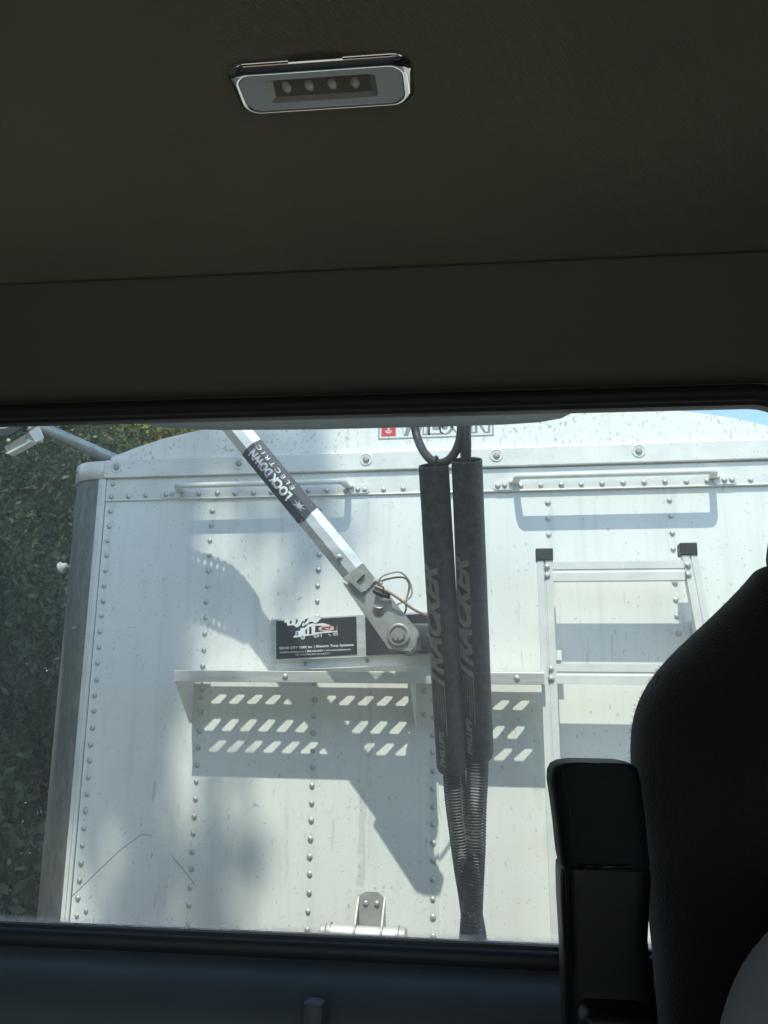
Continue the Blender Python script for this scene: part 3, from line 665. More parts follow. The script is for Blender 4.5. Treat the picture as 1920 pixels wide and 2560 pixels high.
# wiring at the fork
def wire(pl, Y, r_, m, name='wire'):
    pts = [P(820+x*0.1808, 1380+y*0.1808, Y+dy) for x, y, dy in pl]; out = []
    for i in range(len(pts)-1):
        p0, p1, p2_, p3 = pts[max(i-1, 0)], pts[i], pts[i+1], pts[min(i+2, len(pts)-1)]
        for t in np.linspace(0, 1, 6, endpoint=False):
            out.append(0.5*((2*p1)+(p2_-p0)*t+(2*p0-5*p1+4*p2_-p3)*t*t+(3*p1-p0-3*p2_+p3)*t**3))
    out.append(pts[-1]); return MB().tube(out, r_, 8).build(name, MAT[m], ta, True)
wire([(690, 420, 0), (760, 330, 0), (960, 275, .01), (1070, 330, .02), (1150, 470, .03), (1140, 620, .03), (960, 725, .03), (920, 740, .05)], YP-0.02, 0.0028, 'wire_grey')
wire([(690, 440, 0), (770, 390, 0), (960, 350, .01), (1080, 370, .02), (1125, 480, .03), (1080, 680, .03), (1080, 790, .04), (1050, 860, .06)], YP-0.01, 0.0028, 'wire_tan')
wire([(650, 470, 0), (720, 500, -.004), (850, 560, -.004), (1000, 660, 0), (1180, 790, .02), (1360, 880, .05), (1500, 960, .08)], YP-0.02, 0.0036, 'wire_tan')
wire([(640, 530, 0), (720, 570, -.004), (860, 610, 0)], YP-0.014, 0.008, 'black', 'cable_boot')
wire([(640, 410, 0), (690, 400, 0), (740, 450, 0)], YP-0.014, 0.007, 'wire_grey', 'cable_clamp')
wire([(760, 470, -.010), (765, 510, -.010), (755, 560, -.004)], YP-0.02, 0.0016, 'black', 'cable_tie')

# ------------------------------------------------------------------ hose holders hanging in the gap
def spline(pts, m=8):
    out = []
    for i in range(len(pts)-1):
        p0, p1, p2_, p3 = pts[max(i-1, 0)], pts[i], pts[i+1], pts[min(i+2, len(pts)-1)]
        for t in np.linspace(0, 1, m, endpoint=False):
            out.append(0.5*((2*p1)+(p2_-p0)*t+(2*p0-5*p1+4*p2_-p3)*t*t+(3*p1-p0-3*p2_+p3)*t**3))
    return out+[pts[-1]]
def hose_tube(ptop, Yt, pbot, Yb_, r_, label, coil, strands, tang):
    root = empty('hose_holder', P(*pbot, Yb_)); tag(root, label, 'hose holder', 'hose holders hanging between cab and trailer')
    inv = Matrix.Translation(-root.location)
    def put(b, name, m, smooth=True, parent=None):
        o = b.build(name, MAT[m], parent or root, smooth)
        if parent is None: o.matrix_parent_inverse = inv
        return o
    t, b = P(*ptop, Yt), P(*pbot, Yb_); ax_ = (t-b); L_ = ax_.length; ax_.normalize()
    X_ = Vector((1, 0, 0)); X_ = (X_-ax_*X_.dot(ax_)).normalized(); Y_ = ax_.cross(X_); R = Matrix((X_, Y_, ax_)).transposed()
    Mx = MT(b, R)
    RU = lambda h: r_*(1.03-0.085*h/L_)
    prof = [(r_*0.74, 0.0), (r_*0.93, 0.003), (RU(0), 0.012)]+[(RU(h)*(1+random.uniform(-.006, .006)), h) for h in np.linspace(0.06, L_-0.02, 9)]+[(RU(L_), L_), (RU(L_)-0.003, L_), (RU(L_)-0.003, L_-0.10)]
    m = MB(); n = 40; m.lathe(prof, Mx, n); m.f = [f for f in m.f if len(f) == 4 or max(f) < n]
    sl = put(m, 'sleeve', 'tube')
    # print running up the sleeve
    def wrap(body, u0_, ln, th0, hgt, name='lettering', **k):
        a, fs = text_mesh(body, **k); bm = bmesh.new(); vs = [bm.verts.new((u*ln, v*hgt, 0)) for u, v in a]
        for f in fs: bm.faces.new([vs[i] for i in f])
        for q in np.linspace(0, hgt, 9)[1:-1]: bmesh.ops.bisect_plane(bm, geom=bm.verts[:]+bm.edges[:]+bm.faces[:], plane_co=(0, q, 0), plane_no=(0, 1, 0))
        bm.verts.index_update(); out = []
        for v in bm.verts:
            th = th0 - v.co.y/r_; rr = RU(u0_+v.co.x)*1.010+0.0006       # letter tops point to the left as seen from the cab
            out.append(b + ax_*(u0_+v.co.x) + (X_*math.cos(th)+Y_*math.sin(th))*rr)
        o = MB().add(out, [[v.index for v in f.verts] for f in bm.faces]); bm.free()
        put(o, name, 'print_grey', False, sl)
    th = tang
    wrap('PHILLIPS', 0.022*L_/0.6, 0.078, th-0.25, 0.0120, bold=0.05, shear=0.15)
    wrap('TRACKER', 0.186*L_/0.6, 0.250, th, 0.037, bold=0.05, shear=0.45)
    wrap('QWIK-SNAP', 0.452*L_/0.6, 0.098, th-0.2, 0.0145, bold=0.05, shear=0.1)
    for q, (d0, w_) in enumerate(((0.0, 0.0016), (0.0045, 0.0012), (0.009, 0.0012), (0.0135, 0.0012), (0.018, 0.0009), (0.0225, 0.0009))):
        s_a, s_b = 0.085+q*0.009+(q % 2)*0.02, 0.190; vs = []
        for s_ in np.linspace(s_a, s_b, 4):
            for e in (-w_, w_):
                a = th-(d0+0.001+e*0.5)/r_; vs.append(b+ax_*(s_*L_/0.6)+(X_*math.cos(a)+Y_*math.sin(a))*(RU(s_*L_/0.6)*1.010+0.0006))
        put(MB().add(vs, [(2*i, 2*i+1, 2*i+3, 2*i+2) for i in range(3)]), 'print_stripe', 'print_grey', False, sl)
    # coiled line leaving the lower end
    cp = spline([P(x, y, Yq) for x, y, Yq, _ in coil], 40); cr = np.interp(np.linspace(0, 1, len(cp)), np.linspace(0, 1, len(coil)), [c[3] for c in coil])
    seglen = [0]
    for i in range(1, len(cp)): seglen.append(seglen[-1]+(cp[i]-cp[i-1]).length)
    tot = seglen[-1]; turns = int(tot/0.0060); hel = []; nn = 14
    for i in range(turns*nn+1):
        s_ = tot*i/(turns*nn); j = min(np.searchsorted(seglen, s_), len(cp)-1); j = max(j, 1); f = (s_-seglen[j-1])/(seglen[j]-seglen[j-1]+1e-9)
        p = cp[j-1].lerp(cp[j], f); d_ = (cp[j]-cp[j-1]).normalized(); e1 = (X_-d_*X_.dot(d_)).normalized(); e2 = d_.cross(e1); rr = cr[j]*(1+0.03*math.sin(s_*40)); a = 2*PI*i/nn
        hel.append(p+(e1*math.cos(a)+e2*math.sin(a))*rr)
    put(MB().tube(hel, 0.0025, 6), 'coiled_line', 'coil')
    for pl, rr, nm in strands: put(MB().tube(spline([P(x, y, Yq) for x, y, Yq in pl]), rr, 12), nm, 'hose')
YT, YBt = 1.57, 1.84
hose_tube((1084, 1163), YT, (1130, 1926), YBt, 0.0304, 'left black hose sleeve printed with grey lettering, loop of hose at top',
    [(1134, 1915, 1.84, 0.0215), (1142, 2030, 1.86, 0.0205), (1158, 2150, 1.88, 0.0195), (1172, 2240, 1.90, 0.0205), (1187, 2345, 1.92, 0.022), (1205, 2520, 1.95, 0.023)],
    [([(1020, 1000, 1.66), (1036, 1065, 1.66), (1046, 1102, 1.65), (1064, 1136, 1.60), (1092, 1158, 1.57), (1124, 1148, 1.56), (1146, 1112, 1.555), (1154, 1060, 1.55), (1156, 960, 1.54)], 0.0085, 'hose'),
     ([(1088, 1178, 1.555), (1086, 1152, 1.548), (1090, 1142, 1.560), (1094, 1150, 1.575), (1092, 1176, 1.59)], 0.003, 'hook')], math.radians(268))
hose_tube((1167, 1150), YT-0.01, (1196, 1893), YBt+0.01, 0.0308, 'right black hose sleeve printed with grey lettering, straight hose at top',
    [(1194, 1885, 1.85, 0.0215), (1191, 2030, 1.865, 0.0195), (1188, 2150, 1.87, 0.018), (1183, 2240, 1.88, 0.0195), (1176, 2345, 1.90, 0.0205), (1170, 2520, 1.93, 0.021)],
    [([(1166, 1000, 1.55), (1164, 1060, 1.55), (1166, 1120, 1.555), (1162, 1200, 1.58)], 0.0095, 'hose'), ([(1158, 1000, 1.60), (1159, 1080, 1.59), (1162, 1140, 1.575), (1170, 1190, 1.58)], 0.0085, 'hose'),
     ([(1180, 1150, 1.56), (1186, 1146, 1.56), (1190, 1160, 1.565)], 0.003, 'hook')], math.radians(268))

# ------------------------------------------------------------------ truck cab round the camera (cab frame: turned 2.5 degrees)
cab = empty('truck_cab', (0, 0, 0), CABROT); tag(cab, 'dark truck cab interior with headliner and wide rear window', 'truck')
def CB(b, name, m, smooth=False, parent=None, angle=35): return b.build(name, MAT[m], parent or cab, smooth, angle)
WX0, WX1, WZ0, WZ1, WY = -0.98, 0.446, 1.9035, 2.6175, 1.2
cx_, cz_ = (WX0+WX1)/2, (WZ0+WZ1)/2
def hole(o, n=8): return [(cx_+x, cz_+z) for x, z in rrect(WX1-WX0+2*o, WZ1-WZ0+2*o, 0.065+o, n)]
prof = [(-0.001, WY+0.012), (-0.001, WY-0.006), (0.003, WY-0.0075), (0.0035, WY-0.014), (0.007, WY-0.018), (0.014, WY-0.020), (0.022, WY-0.019), (0.028, WY-0.012), (0.030, WY+0.0)]
m = MB(); rings = [[(x, y, z) for x, z in hole(o)] for o, y in prof]; m.loft(rings, cap=False)
CB(m, 'window_seal', 'black', True, angle=50)
gl_ = [(x, z) for x, z in hole(0.010)]
CB(MB().add([(x, WY+0.004, z) for x, z in gl_], [tuple(range(len(gl_)))]), 'window_glass', 'glass')
# rear wall with its opening (inner face and outer skin)
def wall_with_hole(y, o, x0, x1, z0, z1, name, mm, t):
    bm = bmesh.new(); E_ = []
    for pts in (hole(o), [(x0, z0), (x1, z0), (x1, z1), (x0, z1)]):
        vs = [bm.verts.new((x, y, z)) for x, z in pts]; E_ += [bm.edges.new((vs[i], vs[(i+1) % len(vs)])) for i in range(len(vs))]
    bmesh.ops.triangle_fill(bm, use_beauty=True, use_dissolve=False, edges=E_)
    g = bmesh.ops.extrude_face_region(bm, geom=bm.faces[:])
    for v in [q for q in g['geom'] if isinstance(q, bmesh.types.BMVert)]: v.co.y += t
    return CB(MB().bm(bm), name, mm)
CX0, CX1 = -1.18, 1.02
wall_with_hole(WY-0.008, 0.022, CX0, CX1, 0.9, 2.86, 'rear_wall', 'trim', 0.05)
def sweep(prof, x0, x1, n=1):
    xs = np.linspace(x0, x1, n+1); k = len(prof)
    return MB().add([(x, y, z) for x in xs for y, z in prof], [(i*k+j, i*k+j+1, (i+1)*k+j+1, (i+1)*k+j) for i in range(n) for j in range(k-1)])
upper = [(1.100, 2.825), (1.110, 2.808), (1.116, 2.796), (1.126, 2.775), (1.146, 2.718), (1.162, 2.684)]
upper += [(1.162+0.030*(1-math.cos(a)) , 2.684-0.036*math.sin(a)) for a in np.linspace(0.25, PI/2, 6)]
CB(sweep(upper, CX0, CX1), 'upper_trim_panel', 'trim', True, angle=60)
lowp = [(1.184, 1.880)]+[(1.186-0.05*math.sin(a), 1.842+0.030*math.cos(a)-0.0) for a in np.linspace(0.3, 1.2, 4)]+[(1.128, 1.842), (1.118, 1.828), (1.112, 1.80), (1.098, 1.62), (1.06, 1.2), (1.05, 0.9)]
CB(sweep(lowp, CX0, CX1), 'lower_trim_panel', 'lower', True, angle=60)
hl = [(-1.05, 2.78), (-0.7, 2.822), (-0.2, 2.845), (0.4, 2.846), (0.75, 2.838), (0.95, 2.825), (1.06, 2.810), (1.098, 2.8025), (1.106, 2.804), (1.108, 2.8085), (1.100, 2.816)]
def hcurve(pr, m=6): 
    v = [Vector((0, a, b)) for a, b in pr]; return [(p.y, p.z) for p in spline(v, m)]
CB(sweep(hcurve(hl[:8])+hl[8:], CX0, CX1, 4), 'headliner', 'headliner', True, angle=60)
# latch tab on the lower panel
t0 = Pc(783, 2535, 1.095)
m = MB().box(t0.x-0.0135, t0.x+0.0135, 1.086, 1.115, t0.z-0.07, t0.z+0.0140, 0.008); CB(m, 'latch_tab', 'lower', True)
# shell: roof, sides with door windows, front with windscreen opening, floor, dash
CB(MB().box(CX0-0.05, CX1+0.05, -1.3, 1.26, 2.90, 2.95), 'roof_shell', 'cabpaint')
CB(MB().box(CX0-0.05, CX1+0.05, -1.5, 1.26, 0.85, 0.90), 'floor', 'floor')
for x0, x1 in ((CX0-0.05, CX0), (CX1, CX1+0.05)):
    sd = MB().box(x0, x1, -1.5, 1.26, 0.90, 1.75).box(x0, x1, -1.5, 1.26, 2.55, 2.90).box(x0, x1, 0.0, 1.26, 1.75, 2.55).box(x0, x1, -1.5, -0.85, 1.75, 2.55); CB(sd, 'side_wall', 'trim')
CB(MB().box(CX0, CX1, -1.55, -1.5, 0.90, 1.90).box(CX0, CX1, -1.35, -1.3, 2.66, 2.90).box(CX0, CX1, -1.5, -1.05, 1.60, 1.70), 'dashboard', 'plastic')
# weathered roof lip outside, just above the pane
Yl = 1.36
lp = [(348, 1040), (352, 1052), (380, 1060), (440, 1067), (560, 1070), (800, 1068), (1100, 1061), (1260, 1056), (1350, 1050), (1405, 1040), (1432, 1026), (1436, 1000), (900, 960), (348, 985)]
lpts = [Pc(x, y, Yl) for x, y in lp]
CB(MB().prism([(p.x, p.z) for p in lpts], MT((0, Yl+0.012, 0), FACE), 0.012), 'roof_lip', 'lip')

# dome lamp on the headliner
dl = Pz(806, 212, 2.838); DM = Matrix(((1, 0, 0), (0, -1, 0), (0, 0, -1)))      # local z points down into the cab, local y forward
Md = MT(dl, DM)
dome = MB(); W_, H_ = 0.196, 0.078
def drings(specs, n=7): return [[Md @ Vector((x, y, h)) for x, y in rrect(W_-2*i, H_-2*i, max(0.022-i*0.6, 0.004), n)] for i, h in specs]
dome.loft(drings([(0.0, -0.004), (0.0, 0.001), (0.0012, 0.0024), (0.0045, 0.0050), (0.0085, 0.0068), (0.0108, 0.0072), (0.0122, 0.0066), (0.0127, 0.0052)]), cap=False)
dome = CB(dome, 'dome_lamp', 'chrome', True, angle=50); dome['label'] = 'chrome rimmed dome lamp with four small bulbs'
# lens frame round a sunken reflector
def ring_fill(outer, inner, h, name, mm):
    bm = bmesh.new(); E_ = []
    for pts in (outer, inner):
        vs = [bm.verts.new(Md @ Vector((x, y, h))) for x, y in pts]; E_ += [bm.edges.new((vs[i], vs[(i+1) % len(vs)])) for i in range(len(vs))]
    bmesh.ops.triangle_fill(bm, use_beauty=True, use_dissolve=False, edges=E_); return CB(MB().bm(bm), name, mm, parent=dome)
oy = 0.001
inn = [(x, y+oy) for x, y in rrect(0.116, 0.034, 0.004, 4)]
ring_fill(rrect(W_-0.0250, H_-0.0250, 0.013, 7), inn, 0.0056, 'lens', 'lens')
bot = [(x, y+oy) for x, y in rrect(0.092, 0.016, 0.002, 4)]
CB(MB().loft([[Md @ Vector((x, y, 0.0055)) for x, y in inn], [Md @ Vector((x, y, -0.003)) for x, y in bot]], cap=False).add([Md @ Vector((x, y, -0.003)) for x, y in bot], [tuple(range(len(bot)))]), 'reflector', 'recess', parent=dome)
for i in range(4):
    x = -0.0385+0.0245*i
    CB(MB().lathe([(0.0056, -0.003), (0.0056, -0.001), (0.0048, 0.0014), (0.0026, 0.0034), (0.0005, 0.0038)], Md @ Matrix.Translation((x, oy, 0)) @ Matrix.Diagonal((1, 1.75, 1.0, 1)), 14), 'bulb', 'led', True, dome)
CB(MB().box(dl.x-0.028, dl.x+0.028, dl.y-H_/2-0.0012, dl.y-H_/2+0.001, dl.z-0.004, dl.z+0.002), 'release_tab', 'chrome', parent=dome)

# ------------------------------------------------------------------ seat with fold-up armrest
CR = Matrix.Rotation(CABROT, 3, 'Z')
seat = empty('driver_seat', CR @ Vector((0.37, 0.92, 0.9)), CABROT); tag(seat, 'black fabric high-back driver seat with its armrest folded up', 'seat')
def SB(b, name, m, smooth=True, parent=None, angle=45):
    o = b.build(name, MAT[m], parent or seat, smooth, angle)
    if parent is None: o.matrix_parent_inverse = Matrix.Translation((-0.37, -0.92, -0.9))
    return o
YS = 0.90
ol = [(1415, 1904), (1440, 1890), (1530, 1802), (1620, 1702), (1690, 1640), (1760, 1601), (1830, 1586), (1920, 1585), (2020, 1600), (2150, 1621), (2230, 1622), (2380, 1643), (2560, 1655), (2800, 1665)]
rings = []; SCX = 0.412
for y, x in ol:
    p = Pc(x, y, YS); hw = SCX-p.x; k = min(1, (y-1380)/300); hd = 0.045+0.035*k
    rings.append(selling(SCX, YS+0.02, p.z, hw, hd, 3.0, 40))
rings = [selling(SCX, YS+0.02, rings[0][0][2]+0.004, (SCX-Pc(1904, 1415, YS).x)*0.9, 0.035, 3.0, 40)]+rings
back = SB(MB().loft(rings), 'backrest', 'seat', angle=60)
mo = back.modifiers.new('smooth', 'SUBSURF'); mo.levels = 1; mo.render_levels = 2
zt = rings[0][0][2]
hr = [selling(SCX, YS+0.03, zt+h, w, d_, 3.2, 32) for h, w, d_ in ((-0.02, 0.108, 0.045), (0.01, 0.112, 0.06), (0.04, 0.100, 0.066), (0.12, 0.092, 0.062), (0.16, 0.088, 0.052), (0.18, 0.07, 0.03))]
h_ = SB(MB().loft(hr), 'headrest', 'seat', angle=60); mo = h_.modifiers.new('smooth', 'SUBSURF'); mo.levels = 1; mo.render_levels = 2
SB(MB().box(SCX-0.25, SCX+0.25, YS-0.50, YS+0.02, 1.33, 1.50, 0.05), 'cushion', 'seat'); SB(MB().box(SCX-0.2, SCX+0.2, YS-0.42, YS+0.05, 0.9, 1.33, 0.03), 'pedestal', 'plastic')
# stitched bolster seam
st_px = [(1637, 1850), (1655, 1950), (1674, 2050), (1690, 2160), (1705, 2270), (1722, 2400)]
sm = spline([Pc(x, y, YS-0.056-0.004*i) for i, (x, y) in enumerate(st_px)], 14)
for nm in ('seam',):
    b_ = MB()
    for i in range(0, len(sm)-1, 2): b_.tube([sm[i], sm[i].lerp(sm[i+1], 0.8)], 0.0007, 5)
    o = SB(b_, 'stitching', 'thread'); o['kind'] = 'stuff'
# fuzz of loose fibres on the shoulder of the seat
fz = MB(); 
zz = [Pc(x, y, YS) for y, x in ol[1:9]]
for i in range(900):
    t = random.random()*(len(zz)-1.001); j = int(t); p = zz[j].lerp(zz[j+1], t-j); nrm = Vector((-(zz[j].z-zz[j+1].z), 0, -(zz[j+1].x-zz[j].x)))
    nrm = Vector((-(zz[j].z-zz[j+1].z), 0, (zz[j].x-zz[j+1].x))).normalized(); p = p+Vector((0, 0.02+random.uniform(-.03, .03), 0))-nrm*0.003
    d_ = (nrm+Vector((random.gauss(0, .5), random.gauss(0, .5), random.gauss(0, .5)))).normalized()*random.uniform(.0012, .0042); w_ = Vector((0.00016, 0, 0.00016))
    fz.add([p-w_, p+w_, p+d_], [(0, 1, 2)])
o = SB(fz, 'loose_fibres', 'seat', False); o['kind'] = 'stuff'
# armrest
YR = 0.80
def arings(tab, Y, hd, e):
    out = []
    for y, xl, xr in tab:
        a, b = Pc(xl, y, Y), Pc(xr, y, Y); out.append(selling((a.x+b.x)/2, Y+hd*0.55, a.z, (b.x-a.x)/2, hd, e, 40))
    return out
tab = [(1903, 1420, 1560), (1906, 1398, 1580), (1914, 1382, 1592), (1930, 1374, 1598), (1955, 1373, 1603), (2000, 1380, 1609), (2060, 1388, 1615), (2120, 1394, 1621), (2150, 1398, 1625), (2163, 1402, 1622), (2166, 1410, 1615)]
arm = SB(MB().loft(arings(tab, YR, 0.036, 5.0)), 'armrest_pad', 'vinyl', angle=70)
tab2 = [(2160, 1405, 1620), (2172, 1398, 1626), (2190, 1397, 1627), (2260, 1399, 1622), (2340, 1404, 1618), (2400, 1407, 1625), (2470, 1409, 1638), (2560, 1412, 1645), (2750, 1420, 1655)]
ab = SB(MB().loft(arings(tab2, YR+0.004, 0.036, 6.0)), 'armrest_body', 'plastic', angle=70)
a = [Pc(x, y, YR-0.024) for x, y in ((1418, 2168), (1421, 2230), (1424, 2330), (1428, 2430))]
SB(MB().tube(spline(a), 0.0022, 8), 'ridge', 'plastic', parent=ab)
a = [Pc(x, y, YR-0.020) for x, y in ((1446, 2164), (1500, 2168), (1580, 2166))]
SB(MB().tube(spline(a), 0.0018, 8), 'ridge', 'plastic', parent=ab)
sm = spline([Pc(x, y, YR-0.0175) for x, y in ((1403, 1915), (1413, 1960), (1424, 2020), (1432, 2090), (1438, 2145))], 16); b_ = MB()
for i in range(0, len(sm)-1, 2): b_.tube([sm[i], sm[i].lerp(sm[i+1], 0.85)], 0.0006, 5)
o = SB(b_, 'stitching', 'thread', parent=arm); o['kind'] = 'stuff'
hg = Pc(1540, 2560, YR-0.05)
SB(MB().box(hg.x-0.026, hg.x+0.030, YR-0.05, YR+0.03, hg.z-0.2, hg.z+0.006, 0.008), 'armrest_hinge_cover', 'plastic')

# ------------------------------------------------------------------ person in the seat (only the shoulder reaches into the picture)
per = empty('person', CR @ Vector((0.40, 0.70, 1.5)), CABROT); tag(per, 'person in a grey shirt sitting in the black seat, shoulder showing', 'person')
def figure(name, verts, edges, radii, m, root=0, parent=per):
    me = bpy.data.meshes.new(name); me.from_pydata([Vector((v[0], v[1], v[2]+(0.085 if v[2] > 1.75 else 0)))-Vector((0.40, 0.70, 1.5)) for v in verts], edges, []); me.materials.append(MAT[m])
    o = link(name, me, parent); sk = o.modifiers.new('skin', 'SKIN'); sk.use_smooth_shade = True
    sv = me.skin_vertices[0].data
    for i, r_ in enumerate(radii): sv[i].radius = r_ if isinstance(r_, tuple) else (r_, r_)
    sv[root].use_root = True
    ss = o.modifiers.new('smooth', 'SUBSURF'); ss.levels = 1; ss.render_levels = 3
    return o
hx, hy = 0.395, 0.61
V = [(hx, hy+.02, 1.53), (hx, hy+.05, 1.68), (hx, hy+.06, 1.84), (hx, hy+.045, 1.955), (hx, hy+.03, 2.04), (hx, hy+.02, 2.10), (hx, hy-.005, 2.17), (hx, hy-.01, 2.25), (hx, hy, 2.30),
     (hx-.10, hy+.04, 1.955), (hx-.178, hy+.03, 1.925), (hx-.215, hy-.01, 1.80), (hx-.225, hy-.05, 1.68), (hx-.19, hy-.16, 1.60), (hx-.15, hy-.27, 1.59), (hx-.13, hy-.34, 1.58),
     (hx+.10, hy+.04, 1.955), (hx+.178, hy+.03, 1.925), (hx+.215, hy-.01, 1.80), (hx+.225, hy-.05, 1.68), (hx+.19, hy-.16, 1.60), (hx+.15, hy-.27, 1.59), (hx+.13, hy-.34, 1.58),
     (hx-.09, hy-.04, 1.54), (hx-.11, hy-.40, 1.55), (hx-.11, hy-.46, 1.15), (hx-.11, hy-.58, 0.95), (hx+.09, hy-.04, 1.54), (hx+.11, hy-.40, 1.55), (hx+.11, hy-.46, 1.15), (hx+.11, hy-.58, 0.95)]
Eg = [(0,1),(1,2),(2,3),(3,4),(4,5),(5,6),(6,7),(7,8),(3,9),(9,10),(10,11),(11,12),(12,13),(13,14),(14,15),(3,16),(16,17),(17,18),(18,19),(19,20),(20,21),(21,22),(0,23),(23,24),(24,25),(25,26),(0,27),(27,28),(28,29),(29,30)]
Rd = [(.15,.11),(.14,.105),(.15,.105),(.12,.085),.058,.056,(.072,.088),(.078,.095),(.05,.06)]+[.062,.058,.047,.042,.040,.030,.034]*2+[.09,.075,.05,.045,.09,.075,.05,.045]
body = figure('body', V, Eg, Rd, 'jeans')
# shirt over the trunk and upper arms; skin on head, forearms and hands
iv = [0,1,2,3,9,10,11,16,17,18]; mp_ = {v: i for i, v in enumerate(iv)}
V2 = [V[i] for i in iv]+[(hx-.222, hy-.035, 1.73), (hx+.222, hy-.035, 1.73)]
figure('shirt', V2, [(0,1),(1,2),(2,3),(3,4),(4,5),(5,6),(3,7),(7,8),(8,9),(6,10),(9,11)], [(.162,.122),(.152,.116),(.160,.115),(.128,.094),.073,.071,.062,.073,.071,.062,.060,.060], 'shirt')
iv = [4,5,6,7,8]; figure('head', [V[i] for i in iv]+[(hx-.078, hy+.0, 2.20), (hx+.078, hy+.0, 2.20), (hx, hy-.105, 2.195)], [(0,1),(1,2),(2,3),(3,4),(2,5),(2,6),(2,7)], [.060,.058,(.075,.091),(.081,.098),(.053,.063),.013,.013,.014], 'skin')
figure('hair', [(hx, hy+.03, 2.20), (hx, hy+.02, 2.28), (hx, hy, 2.32)], [(0,1),(1,2)], [(.083,.075),(.085,.09),(.05,.06)], 'hair')
for s in (-1, 1):
    w0 = Vector((hx+s*.15, hy-.27, 1.59)); 
    vv = [(hx+s*.222, hy-.045, 1.69), (hx+s*.19, hy-.16, 1.60), tuple(w0), (hx+s*.135, hy-.35, 1.585)]; ee = [(0,1),(1,2),(2,3)]; rr = [.045,.043,.032,(.045,.022)]
    for k in range(5):
        n0 = len(vv); ang = (k-1.5)*0.014
        if k < 4: ch = [(hx+s*.132+ang, hy-.40, 1.588), (hx+s*.130+ang*1.1, hy-.435, 1.575), (hx+s*.130+ang*1.1, hy-.455, 1.553)]
        else: ch = [(hx+s*.10, hy-.34, 1.575), (hx+s*.085, hy-.37, 1.565)]
        vv += ch; ee += [(3, n0)]+[(n0+i, n0+i+1) for i in range(len(ch)-1)]; rr += [.0095, .0088, .008][:len(ch)]
    figure('forearm', vv, ee, rr, 'skin')
# sleeve seam over the shoulder
bpy.context.view_layer.update(); _dg = bpy.context.evaluated_depsgraph_get()
from mathutils.bvhtree import BVHTree
_sh = bpy.data.objects['shirt'].evaluated_get(_dg); _me = _sh.to_mesh()
_bv = BVHTree.FromPolygons([_sh.matrix_world @ v.co for v in _me.vertices], [tuple(p.vertices) for p in _me.polygons]); seam = []
for x, y in [(p.x, p.y) for p in spline([Vector((a, b, 0)) for a, b in ((1960, 2335), (1915, 2352), (1880, 2378), (1852, 2420), (1834, 2480), (1826, 2540), (1824, 2600))], 6)]:
    h = _bv.ray_cast(CAM, ray(x, y).normalized())[0]
    if h is not None: seam.append(per.matrix_world.inverted() @ (h-ray(x, y).normalized()*0.0006))
if len(seam) > 4: MB().tube(seam, 0.0011, 6).build('sleeve_seam', MAT['shirt'], per, True)

# ------------------------------------------------------------------ trees
def leaves(n, pts_fn, size, mat_, name, parent):
    c = pts_fn(n); n = len(c)
    d = RNG.normal(size=(n, 3)); d[:, 2] -= 0.35; d /= np.linalg.norm(d, axis=1)[:, None]
    e = RNG.normal(size=(n, 3)); e -= d*(e*d).sum(1)[:, None]; e /= np.linalg.norm(e, axis=1)[:, None]
    L_ = size*RNG.uniform(0.45, 1.45, n)[:, None]; Wd = L_*RNG.uniform(0.15, 0.30, n)[:, None]
    q = np.cross(d, e)*L_*0.08
    v = np.stack([c, c+d*L_*0.45+e*Wd+q, c+d*L_, c+d*L_*0.45-e*Wd+q], 1).reshape(-1, 3)
    me = bpy.data.meshes.new(name); me.vertices.add(4*n); me.vertices.foreach_set('co', v.ravel().astype(np.float32))
    me.loops.add(4*n); me.loops.foreach_set('vertex_index', np.arange(4*n, dtype=np.int32))
    me.polygons.add(n); me.polygons.foreach_set('loop_start', np.arange(0, 4*n, 4, dtype=np.int32)); me.update(calc_edges=True)
    me.materials.append(mat_); return link(name, me, parent)
def clumped(cl, spread):
    cl = np.array(cl)
    def fn(n):
        w = cl[:, 3]**2; idx = RNG.choice(len(cl), n, p=w/w.sum()); u = RNG.normal(size=(n, 3)); u /= np.linalg.norm(u, axis=1)[:, None]
        r_ = RNG.uniform(0.25, 1.0, n)**0.6; return cl[idx, :3]+u*(cl[idx, 3]*r_)[:, None]*np.array([1, 1, spread])
    return fn
def tree(name, label, cat, group, base, clumps, n, size, lm, trunk_r, spread=0.8):
    root = empty(name, base); tag(root, label, cat, group)
    loc = [(x-base[0], y-base[1], z-base[2], r_) for x, y, z, r_ in clumps]
    top = max(c[2] for c in loc)*0.85; m = MB(); tx = np.mean([c[0] for c in loc]); ty = np.mean([c[1] for c in loc])
    tp = [(tx*t**2+0.1*math.sin(5*t), ty*t**2+0.08*math.cos(4*t), top*t) for t in np.linspace(0, 1, 8)]
    m.tube(tp, [trunk_r*(1-0.85*t)+0.01 for t in np.linspace(0, 1, 8)], 10)
    for c in loc:
        j = int(np.clip(round(c[2]/top*7)-2, 1, 6)); a = Vector(tp[j]); b = Vector(c[:3]); mid = a.lerp(b, 0.5)+Vector((0, 0, 0.12*(b-a).length))
        m.tube(spline([a, mid, b], 4), [max(0.006, trunk_r*(0.42-0.38*t)*min(1, (c[3]/0.6)**1.5)) for t in np.linspace(0, 1, 9)], 6)
    m.build('trunk', MAT['bark'], root, True)
    leaves(n, clumped(loc, spread), size, lm, 'crown', root)
def blob(c, R, n, r_lo, r_hi):
    out = []
    for _ in range(n):
        u = RNG.normal(size=3); u /= np.linalg.norm(u); q = RNG.uniform(0.2, 1)**0.5; out.append((c[0]+u[0]*R[0]*q, c[1]+u[1]*R[1]*q, max(c[2]+u[2]*R[2]*q, 0.5), RNG.uniform(r_lo, r_hi)))
    return out
G = 'trees left of the trailer'
